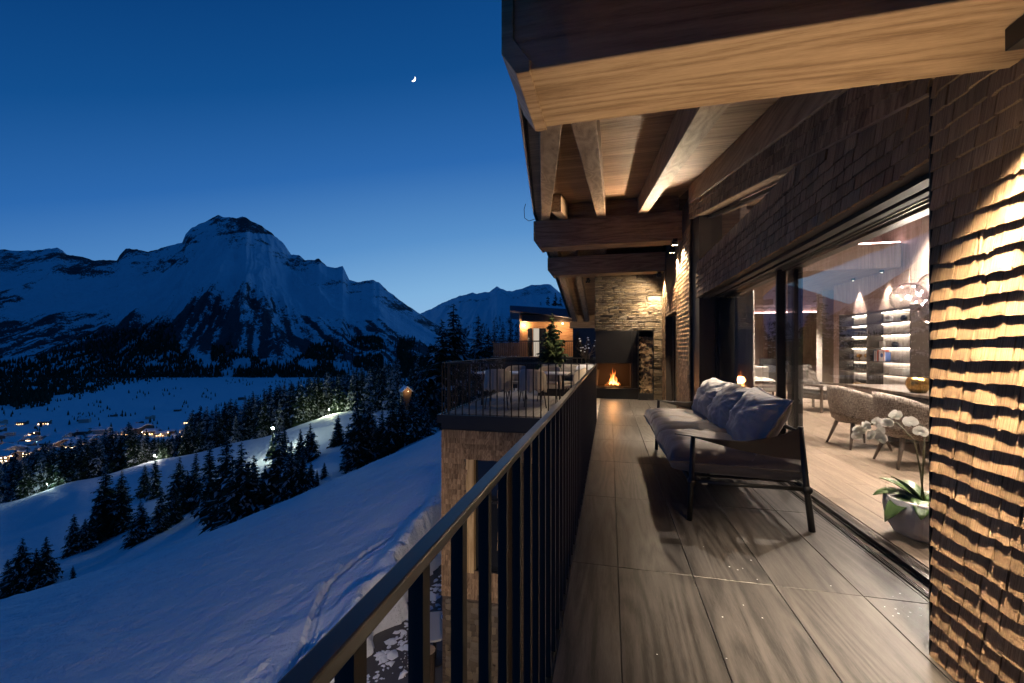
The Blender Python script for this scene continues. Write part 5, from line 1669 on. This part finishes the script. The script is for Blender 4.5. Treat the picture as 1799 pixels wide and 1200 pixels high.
def blade(mb, base, az, L, W, rise, droop, n=9, roll=0.0, cup=.18):
    d = Vector((math.cos(az), math.sin(az), 0)); s = Vector((-d.y, d.x, 0))
    vs, fs = [], []
    for i in range(n):
        t = i / (n - 1)
        c = Vector(base) + d * (L * t * (1 - .18 * t)) + Vector((0, 0, rise * t - droop * t * t))
        w = W * (math.sin(math.pi * min(1, .12 + .86 * t ** .9)) ** .7) * (1 if i < n - 1 else .15)
        for q in (-1, -.5, 0, .5, 1):
            vs.append(c + s * w * q + Vector((0, 0, abs(q) * w * cup + roll * q * w)))
    for i in range(n - 1):
        for k in range(4):
            a = i * 5 + k; fs.append((a, a + 1, a + 6, a + 5))
    mb.add(vs, fs)
for i, (az, L, W, ri, dr) in enumerate([(R(165), .30, .055, .16, .16), (R(200), .34, .06, .12, .24), (R(235), .30, .055, .15, .2), (R(140), .26, .05, .22, .12), (R(275), .28, .05, .14, .2), (R(95), .27, .05, .2, .14), (R(20), .3, .055, .15, .2), (R(325), .28, .055, .18, .2), (R(185), .22, .05, .26, .1)]):
    mb = MB(); blade(mb, (.02 * math.cos(az), .02 * math.sin(az), .02), az, L, W, ri, dr, roll=random.uniform(-.2, .2))
    o = mb.build('leaf', M['leaf'], orch, smooth=True)
    o.modifiers.new('thick', 'SOLIDIFY').thickness = .004
def flower(loc, rot, s):
    mb = MB()
    for k, (a, L, W) in enumerate([(R(90), .05, .022), (R(210), .05, .022), (R(330), .05, .022), (R(18), .055, .036), (R(162), .055, .036)]):
        blade(mb, (0, 0, .002 * k), a, L * s, W * s, .012 * s, .006 * s, 6, cup=.22)
    blade(mb, (0, 0, .006), R(270), .022 * s, .010 * s, .02 * s, 0, 5, cup=.8)
    o = mb.build('flower', M['petal'], orch, smooth=True)
    o.location, o.rotation_euler = loc, rot
rgo = random.Random(8)
for (sx, sy, pts) in ((0, 0, [(0, 0, 0), (-.01, .02, .22), (-.02, .06, .42), (-.06, .16, .52), (-.12, .30, .50), (-.16, .40, .42)]), (0.02, -.02, [(.02, -.02, 0), (.02, -.04, .22), (0, -.06, .42), (-.03, -.03, .54), (-.08, .06, .58), (-.12, .16, .56)]), (0, 0, [(.0, .03, 0), (.02, .04, .3), (.02, .03, .5)])):
    MB().tube(pts, .0055, 7).build('stem', M['stem'], orch, smooth=True)
for (p, s) in (((-.10, .26, .50), 1.25), ((-.13, .33, .46), 1.3), ((-.16, .38, .42), 1.2), ((-.16, .40, .37), 1.15), ((-.10, .22, .44), 1.2), ((-.13, .27, .40), 1.25), ((-.12, .18, .40), 1.2), ((-.06, .0, .55), 1.2), ((-.09, .08, .58), 1.2), ((-.11, .14, .52), 1.1), ((-.04, -.06, .50), 1.15)):
    flower((p[0] - .02, p[1], p[2]), (R(rgo.uniform(60, 100)), rgo.uniform(-.5, .5), R(rgo.uniform(-95, -20))), s * .78)
# ================================================================== OUTDOOR SOFA
sofa = tag(empty('outdoor_sofa', (0, 0, 0)), 'outdoor sofa with dark tube frame, leather armrests and taupe cushions', 'sofa')
def tube_part(name, pts, r, parent=sofa, m='tubes', seg=12):
    return MB().tube(pts, r, seg).build(name, M[m], parent, smooth=True)
YN, YF = 3.285, 5.50
for yy, nm in ((YN, 'near'), (YF, 'far')):
    tube_part('leg', [(.578, yy, 0.001), (.592, yy, .3), (.604, yy, .625)], [.021, .019, .017])
    tube_part('leg', [(1.375, yy - .01, 0.001), (1.345, yy, .3), (1.308, yy, .725)], [.022, .020, .017])
    tube_part('side_rail', [(.59, yy, .288), (1.346, yy, .288)], .016)
    for x_, z_ in ((.592, .288), (1.346, .288)):
        MB().tube([(x_, yy - .03, z_), (x_, yy + .03, z_)], .026, 12).build('joint_collar', M['tubes'], sofa, smooth=True)
    # twisted leather sling: flat over the front leg, upright at the back leg
    n = 22; vs, fs = [], []
    sy = -1 if nm == 'near' else 1
    for i in range(n):
        t = i / (n - 1)
        x_ = .475 + (1.325 - .475) * t
        zt = np.interp(t, [0, .12, .3, .55, .8, 1], [.636, .634, .618, .607, .650, .722])
        zb = np.interp(t, [0, .12, .3, .55, .8, 1], [.633, .626, .585, .535, .503, .492])
        tw = (1 - t) ** 1.6 * .055 + .004
        yo = yy + sy * (.004 + .016 * math.sin(math.pi * t))
        wtip = min(1, t * 8 + .15)
        vs += [(x_, yo - tw * wtip, zt), (x_, yo + tw * wtip * .35, zb), (x_, yo + tw * wtip * .35 + .004, zb + .003), (x_, yo - tw * wtip + .004, zt + .005)]
    for i in range(n - 1):
        a = i * 4
        for k in range(4): fs.append((a + k, a + (k + 1) % 4, a + 4 + (k + 1) % 4, a + 4 + k))
    fs += [(3, 2, 1, 0), tuple((n - 1) * 4 + k for k in range(4))]
    o = MB().add(vs, fs).build('armrest', M['leather'], sofa, smooth=True)
    o.modifiers.new('soft', 'EDGE_SPLIT')
for x_ in (.592, 1.346):
    tube_part('long_rail', [(x_, YN, .288), (x_, YF, .288)], .016)
tube_part('back_rail', [(1.316, YN, .68), (1.316, YF, .68)], .014)
for k in range(7):
    MB().box(.60, 1.34, YN + .12 + k * .32, YN + .17 + k * .32, .294, .300).build('seat_strap', M['leather'], sofa)
MB().box(.66, .70, YN - .018, YN - .0165, .276, .288).build('tag_plate', M['alu'], sofa)
tube_part('leg', [(.95, 4.4, .001), (.95, 4.4, .28)], .018)
for i in range(3):
    pillow('seat_cushion', sofa, (.895, YN + .40 + i * .715, .415), (R(random.uniform(-1, 1)), R(2), R([1.5, -1, 1][i])), .93, .75, .25, 30 + i, M['cushion'], piping=True, ear=.035, wr=.013, n=44, p=6, ex=.27)
for i in range(3):
    pillow('back_cushion', sofa, ([1.16, 1.17, 1.165][i], YN + .43 + i * .69, [.690, .685, .69][i]), (R([4, -2, 3][i]), R([-61, -64, -60][i]), R([-6, 5, 3][i])), .52, .78, .31, 40 + i, M['pillow'], piping=True, ear=.08, wr=.022, n=44, p=2.6, ex=.5)
# frayed edge strips on the cushions
def fray(o, w, d):
    pass

# ================================================================== LAMPS ON THE HOUSE
M['lampglow'] = emit('lamp_lens_glow', (1, .78, .5), 40)
def bullet(name, loc, tgt, power, lab, angle=100, blend=.35, size=.02, tgt2=None, power2=0, angle2=110):
    e = tag(empty(name, loc), lab, 'lamp', 'facade lamps')
    MB().box(-.04, .04, -.05, .05, .03, .085).build('bracket', M['steel'], e, bevel=.003)
    d = (Vector(tgt) - Vector(loc)).normalized()
    Mr = d.to_track_quat('Z', 'Y').to_matrix().to_4x4()
    for s in (-.028, .028):
        MB().lathe([(.001, -.05), (.026, -.05), (.026, .035), (.022, .035), (.021, .028), (.001, .028)], (s, 0, 0), 14, M=Mr).build('lamp_head', M['steel'], e, smooth=False)
        MB().lathe([(.0205, .0285), (.001, .0285)], (s, 0, 0), 14, M=Mr).build('lens', M['lampglow'], e)
    l = light('lamp_beam', 'SPOT', tuple(d * .06), power, WARM, e, size, angle, blend)
    l.rotation_euler = d.to_track_quat('-Z', 'Y').to_euler()
    if tgt2:
        d2 = (Vector(tgt2) - Vector(loc)).normalized()
        l = light('lamp_beam', 'SPOT', (-.07, 0, -.02), power2, WARM, e, .07, angle2, 1.0)
        l.rotation_euler = d2.to_track_quat('-Z', 'Y').to_euler()
    return e
# box downlight under the near beam
bx = tag(empty('downlight', (1.165, 1.46, 2.14)), 'black box downlight under the near beam beside the pillar', 'lamp', 'facade lamps')
MB().box(-.042, .042, -.042, .042, 0.0, .066).build('housing', M['steel'], bx, bevel=.003)
MB().lathe([(.022, -.001), (.001, -.001)], seg=16).build('lens', M['lampglow'], bx)
l = light('lamp_beam', 'SPOT', (0, 0, -.012), 900, WARM, bx, .018, 73, 1.0); l.rotation_euler = Vector((.12, .46, -2.1)).to_track_quat('-Z', 'Y').to_euler()
bullet('facade_spot', (1.20, 8.62, 3.21), (1.24, 8.45, 0), 700, 'double bullet lamp below the second beam at the shingled pier', 90, tgt2=(-1.9, 9.2, .3), power2=110, angle2=70)
bullet('facade_spot', (1.17, 8.06, 3.22), (1.16, 7.25, 0), 700, 'double bullet lamp on the near side of the second beam', 104, blend=.9, size=.07, tgt2=(-.9, 5.2, 3.75), power2=520, angle2=96)
bullet('facade_spot', (1.17, 10.55, 3.07), (1.19, 10.84, 0), 420, 'double bullet lamp at the top right of the stone chimney', 100, tgt2=(.2, 11.0, 1.6), power2=190, angle2=140)

bullet('facade_spot', (-.55, 10.97, 3.06), (-1.45, 12.8, 1.4), 260, 'double bullet lamp hidden behind the third beam above the planter', 120, .8)

# unseen floor uplight, added to brighten the underside of the near beam
ful = tag(empty('added_uplight', (.72, 1.60, .004)), 'added floor uplight, out of view, brightening the beam underside', 'lamp', 'facade lamps')
MB().lathe([(.05, -.02), (.05, .003), (.042, .004)], seg=20).build('ring', M['alu'], ful)
MB().lathe([(.042, .002), (.001, .002)], seg=20).build('lens', M['lampglow'], ful)
l = light('added_uplight_beam', 'SPOT', (0, 0, .012), 150, (1, .76, .48), ful, .03, 58, .9)
l.rotation_euler = Vector((-.28, .0, 2.2)).to_track_quat('-Z', 'Y').to_euler()

# wall lamps of the lower storey, lighting the yard
for yy in (-1.0, 1.8):
    wl2 = tag(empty('wall_lamp', (-.2, yy, -.75)), 'warm wall lamp on the lower storey below the balcony', 'lamp', 'lower wall lamps')
    MB().box(-.05, .095, -.05, .05, -.12, .12).build('housing', M['steel'], wl2)
    sphere(.05, (-.10, 0, 0), 12, 8).build('bulb', M['lampglow'], wl2)
    l = light('wall_lamp_light', 'SPOT', (-.16, 0, 0), 850, (1, .80, .66), wl2, .06, 92, 1.0)
    l.rotation_euler = (Vector((-5.0, 7.0, -5.0)) - Vector((-.36, yy, -.75))).to_track_quat('-Z', 'Y').to_euler()

# ================================================================== DINING TERRACE
tt = tag(empty('terrace_table', (-1.95, 9.35, 0)), 'long pale outdoor table between the covered terrace chairs', 'table')
MB().box(-1.05, 1.05, -.42, .42, .715, .745).build('tabletop', M['white'], tt, bevel=.005)
for sx in (-.9, .9):
    for sy in (-.34, .34):
        MB().tube([(sx * .95, sy, .714), (sx, sy * 1.05, 0)], .02, 8).build('leg', M['steel'], tt)
def covered_chair(loc, rz, lab, seed):
    """seat faces +Y; loose fabric cover over back and arms"""
    e = tag(empty('terrace_chair', loc, rz), lab, 'chair', 'covered terrace chairs')
    rg = random.Random(seed); n, m = 40, 9
    V = np.zeros((n, m, 3))
    for i in range(n):
        t = i / (n - 1); a = R(195 + 150 * t) if False else R(180 + 180 * t)
        f = abs(2 * t - 1)
        for k in range(m):
            s = k / (m - 1)
            fold = .018 * math.sin(i * 1.9 + seed) * (1 - s) + .01 * math.sin(i * 3.7) * (1 - s)
            rr = .27 + fold + .03 * (1 - s)
            top = .86 - .14 * f ** 3; bot = .40 + .03 * math.sin(i * .8 + seed)
            V[i, k] = (rr * math.cos(a), rr * .9 * math.sin(a) + .05, bot + (top - bot) * s)
    o = inst('fabric_cover', grid_mesh('fabric_cover', V, M['cover']), e)
    o.modifiers.new('thick', 'SOLIDIFY').thickness = .02
    MB().box(-.24, .24, -.18, .26, .42, .47).build('seat', M['cover'], e, bevel=.02)
    for sx in (-1, 1):
        for sy in (-1, 1):
            MB().tube([(sx * .2, sy * .17 + .03, .42), (sx * .25, sy * .22 + .03, 0)], .012, 7).build('leg', M['steel'], e)
for i, (x_, y_, rz, lab) in enumerate([(-2.34, 8.56, 4, 'covered beige chair nearest the terrace railing, by the corner side'), (-1.60, 8.58, -5, 'covered beige chair nearest the terrace railing, closer to the house'),
                             (-2.3, 10.1, 180, 'covered chair across the terrace table, by the corner side'), (-1.45, 10.12, 176, 'covered chair across the terrace table, closer to the house'), (-.72, 9.3, 88, 'covered chair at the house end of the terrace table')]):
    covered_chair((x_, y_, 0), R(rz), lab, i)
bench = tag(empty('terrace_bench', (-1.35, 11.4, 0)), 'grey cushioned bench behind the terrace table', 'bench')
MB().box(-.55, .55, -.3, .3, .2, .4).build('seat', M['cover'], bench, bevel=.03)
MB().box(-.6, .6, .25, .38, .401, .80).build('backrest', M['cover'], bench, bevel=.05)
MB().box(-.55, .55, -.25, .25, 0.0, .199).build('base', M['steel'], bench)
for i in range(2): tag(pillow('bench_cushion', None, (-1.62 + i * .52, 11.5, .70), (R(68), 0, R(4 - 8 * i)), .5, .4, .14, 80 + i, M['pillow']), ['pale cushion on the bench, by the conifer', 'pale cushion on the bench, by the planter'][i], 'cushion', 'bench cushions')
# potted spruce
ps = tag(empty('potted_spruce', (-1.62, 11.9, 0)), 'bushy green spruce in a dark tub on the terrace', 'tree')
MB().lathe([(.001, 0), (.22, 0), (.28, .42), (.25, .42), (.24, .36), (.001, .36)], seg=18).build('tub', M['steel'], ps)
cr = conifer_mesh(77, 1.95, .30, 34, 11, 0.0, 8, .25, [M['needles_green'], M['twigsnow']], .02, .85)
inst('crown', cr, ps, (0, 0, .40))
inst('trunk', TR_T, ps, (0, 0, .36), (0, 0, 0), (1.5, 1.5, 1.95))
# snowy planter with a bare shrub
pl = tag(empty('planter', (-.62, 11.6, 0)), 'grey planter heaped with snow beside the fireplace', 'planter')
MB().lathe([(.001, 0), (.30, 0), (.38, .72), (.34, .72), (.33, .66), (.001, .66)], seg=22).build('pot', mat('grey_planter', (.16, .155, .15), .8), pl, smooth=True)
MB().lathe([(.335, .70), (.30, .80), (.18, .87), (.001, .89)], seg=18).build('snow_heap', M['snow_small'], pl, smooth=True)
sh = tag(empty('bare_shrub', (-.62, 11.6, .85)), 'bare twiggy shrub with snow standing in the planter', 'shrub')
rgs = random.Random(6); tw = MB(); sw = MB()
for k in range(16):
    a = rgs.uniform(0, 6.28); L = rgs.uniform(.35, .75); s_ = rgs.uniform(.15, .5)
    p = [(0, 0, 0), (math.cos(a) * L * s_ * .4, math.sin(a) * L * s_ * .4, L * .45), (math.cos(a) * L * s_, math.sin(a) * L * s_, L)]
    tw.tube(p, [.009, .006, .003], 5)
    for q in range(3):
        b = a + rgs.uniform(-1.4, 1.4); l2 = L * .35
        tw.tube([p[1 + (q > 1)], (p[1][0] + math.cos(b) * l2, p[1][1] + math.sin(b) * l2, p[1][2] + l2 * .6)], [.004, .002], 4)
    sw.lathe([(.001, -.015), (.03, 0), (.001, .02)], p[2], 7)
tw.build('twigs', M['bark'], sh); sw.build('snow_tufts', M['snow_small'], sh, smooth=True)
# dark glazed wall beyond the chimney
fw = MB().box(-1.45, .4, 16.78, 16.82, 0, 2.13).build('far_glazing', M['darkglass'], chalet)
MB().box(-1.5, 1.0, 11.95, 16.9, -.3, -.001).build('far_terrace_slab', M['stile'], floor)

# ================================================================== NEIGHBOURING HOUSE
d = 34.; S_ = d / FPX
nh = tag(empty('neighbour_house', c2w(xn_of(940) * d, d, 0), YAW), 'timber neighbouring house with warm-lit boards, roof overhang and balcony', 'house')
def hu(u): return (u - 940) * S_
def hv(v): return H - (v - 614) * S_
wl_ = MB()
z_ = hv(640) - 3.5
while z_ < hv(553):
    wl_.box(hu(917), hu(1040), 0 + random.uniform(-.008, .008), 6, z_, z_ + .17); z_ += .18
wl_.build('wall', M['larch'], nh)
MB().box(hu(913), hu(917.5), -.12, .3, hv(640), hv(552)).build('corner_post', M['larch_z'], nh)
MB().prism([(hu(917), hv(566)), (hu(1040), hv(566)), (hu(1040), hv(556)), (hu(917), hv(556))], 'y', -1.3, -.05).build('eaves_soffit', M['darktimber'], nh)
MB().add([(hu(896), -1.9, hv(549)), (hu(1040), -1.9, hv(566)), (hu(1040), 7, hv(566)), (hu(896), 7, hv(549)), (hu(896), -1.9, hv(541)), (hu(1040), -1.9, hv(550)), (hu(1040), 7, hv(540)), (hu(900), 7, hv(534))],
         [(3, 2, 1, 0), (4, 5, 6, 7), (0, 1, 5, 4), (1, 2, 6, 5), (2, 3, 7, 6), (3, 0, 4, 7)]).build('roof', M['roofmetal'], nh)
MB().hexa([(hu(899), -1.7, hv(541) + .0), (hu(1040), -1.7, hv(550)), (hu(1040), 6.8, hv(540)), (hu(902), 6.8, hv(534)), (hu(903), -1.5, hv(537)), (hu(1040), -1.5, hv(545)), (hu(1040), 6.6, hv(534)), (hu(906), 6.6, hv(529))]).build('roof_snow', M['far_snow'], nh)
wn_ = MB().box(hu(927), hu(959), -.06, -.01, hv(640), hv(576)).build('glazed_door', M['darkglass'], nh)
MB().box(hu(926), hu(960), -.09, -.061, hv(577), hv(575)).box(hu(926), hu(927.2), -.09, -.061, hv(640), hv(576)).box(hu(958.8), hu(960), -.09, -.061, hv(640), hv(576)).box(hu(935), hu(936), -.09, -.061, hv(640), hv(576)).build('frame', M['larch_z'], wn_)
MB().box(hu(937), hu(947), -.085, -.062, hv(638), hv(577)).build('curtain', emit('lit_curtain', (1, .86, .68), .55), wn_)
MB().box(hu(864), hu(1040), -2.6, -.13, hv(630), hv(626)).build('balcony_slab', M['darktimber'], nh)
MB().box(hu(866), hu(1040), -2.62, -2.54, hv(601.5), hv(599.5)).box(hu(866), hu(868), -2.54, -.2, hv(601.5), hv(599.5)).build('balcony_handrail', M['darktimber'], nh)
sl_m = MB().box(-.045, .045, -.012, .012, 0, hv(602) - hv(625)).mesh('balcony_board', M['larch_z'])
x_ = hu(868)
while x_ < hu(926):
    inst('balcony_board', sl_m, nh, (x_, -.62, hv(625))); x_ += .098
sl_n = MB().box(-.012, .012, -.012, .012, 0, hv(602) - hv(625)).mesh('balcony_bar', M['steel'])
x_ = hu(867)
while x_ < hu(1010):
    inst('balcony_bar', sl_n, nh, (x_, -2.5, hv(625))); x_ += .16
MB().box(hu(885), hu(1040), -1.6, 5.9, hv(640) - 4.5, hv(631)).build('lower_storey', M['darktimber'], nh)
light('porch_light', 'POINT', (hu(920.5), -.30, hv(572)), 170, (1, .66, .36), nh, .08)
light('porch_light', 'POINT', (hu(985), -1.3, hv(570)), 300, (1, .66, .36), nh, .08)
MB().lathe([(.001, -.05), (.05, 0), (.001, .05)], (hu(920.5), -.30, hv(572)), 8).build('porch_lamp', M['lampglow'], nh)
MB().lathe([(.001, -.05), (.05, 0), (.001, .05)], (hu(985), -1.3, hv(570)), 8).build('porch_lamp', M['lampglow'], nh)

# crumbs of snow on the tiles
sb = MB(); rgc = random.Random(21)
for (x_, y_, n_) in ((.75, 2.62, 5), (1.40, 2.35, 16), (.35, 1.85, 2), (.62, 2.2, 3), (.52, 3.0, 2)):
    for k in range(n_):
        px_, py_, r_ = x_ + rgc.gauss(0, .10), y_ + rgc.gauss(0, .09), rgc.uniform(.0015, .005)
        sb.lathe([(r_, .0015), (r_ * .7, r_ * .5), (.0005, r_ * .7)], (px_, py_, 0), 6)
tag(sb.build('snow_crumbs', M['snow_small'], None, smooth=True), 'small crumbs of snow scattered on the balcony tiles', 'snow', kind='stuff')

# ================================================================== IN THE YARD
rt = tag(empty('round_table', (-3.72, 8.35, -5.5)), 'round grey table on the cleared paving beside the shingled block', 'table')
MB().lathe([(.001, .70), (.48, .70), (.50, .72), (.48, .745), (.001, .745)], seg=28).build('tabletop', mat('grey_table', (.30, .29, .29), .5), rt)
MB().lathe([(.25, 0), (.25, .02), (.04, .04), (.04, .70)], seg=14).build('base', M['steel'], rt)
tag(sphere(.09, (-3.55, 8.5, -4.665)).build('silver_ball', mat('polished_metal', (.6, .6, .62), .08, 1.0), None, True), 'silver ball ornament on the round yard table', 'ornament')
st = tag(empty('wood_stump', (-3.52, 7.55, -5.5)), 'upright split log standing on the paving by the block', 'log')
MB().lathe([(.14, 0), (.15, .3), (.14, .75), (.16, .80)], seg=12).build('bark', M['bark'], st)
MB().lathe([(.16, .801), (.001, .802)], seg=12).build('cut_face', M['logend'], st)
by = tag(empty('berry_branch', (-3.62, 7.1, -5.5)), 'dark branch arrangement dotted with white berries in the yard', 'plant')
MB().tube([(0, 0, 0), (0, 0, .7)], .012, 6).build('stem', M['steel'], by)
bm_ = MB(); rgb = random.Random(3); br_ = MB()
for k in range(60):
    a, b, r_ = rgb.uniform(0, 6.28), rgb.uniform(-1, 1.4), rgb.uniform(.08, .24)
    p = (math.cos(a) * math.cos(b) * r_, math.sin(a) * math.cos(b) * r_, .85 + math.sin(b) * r_)
    bm_.lathe([(.001, -.012), (.012, 0), (.001, .012)], p, 6); br_.tube([(0, 0, .7), p], .003, 4)
o = bm_.build('berries', M['white'], by); o['kind'] = 'stuff'; br_.build('twigs', M['bark'], by)
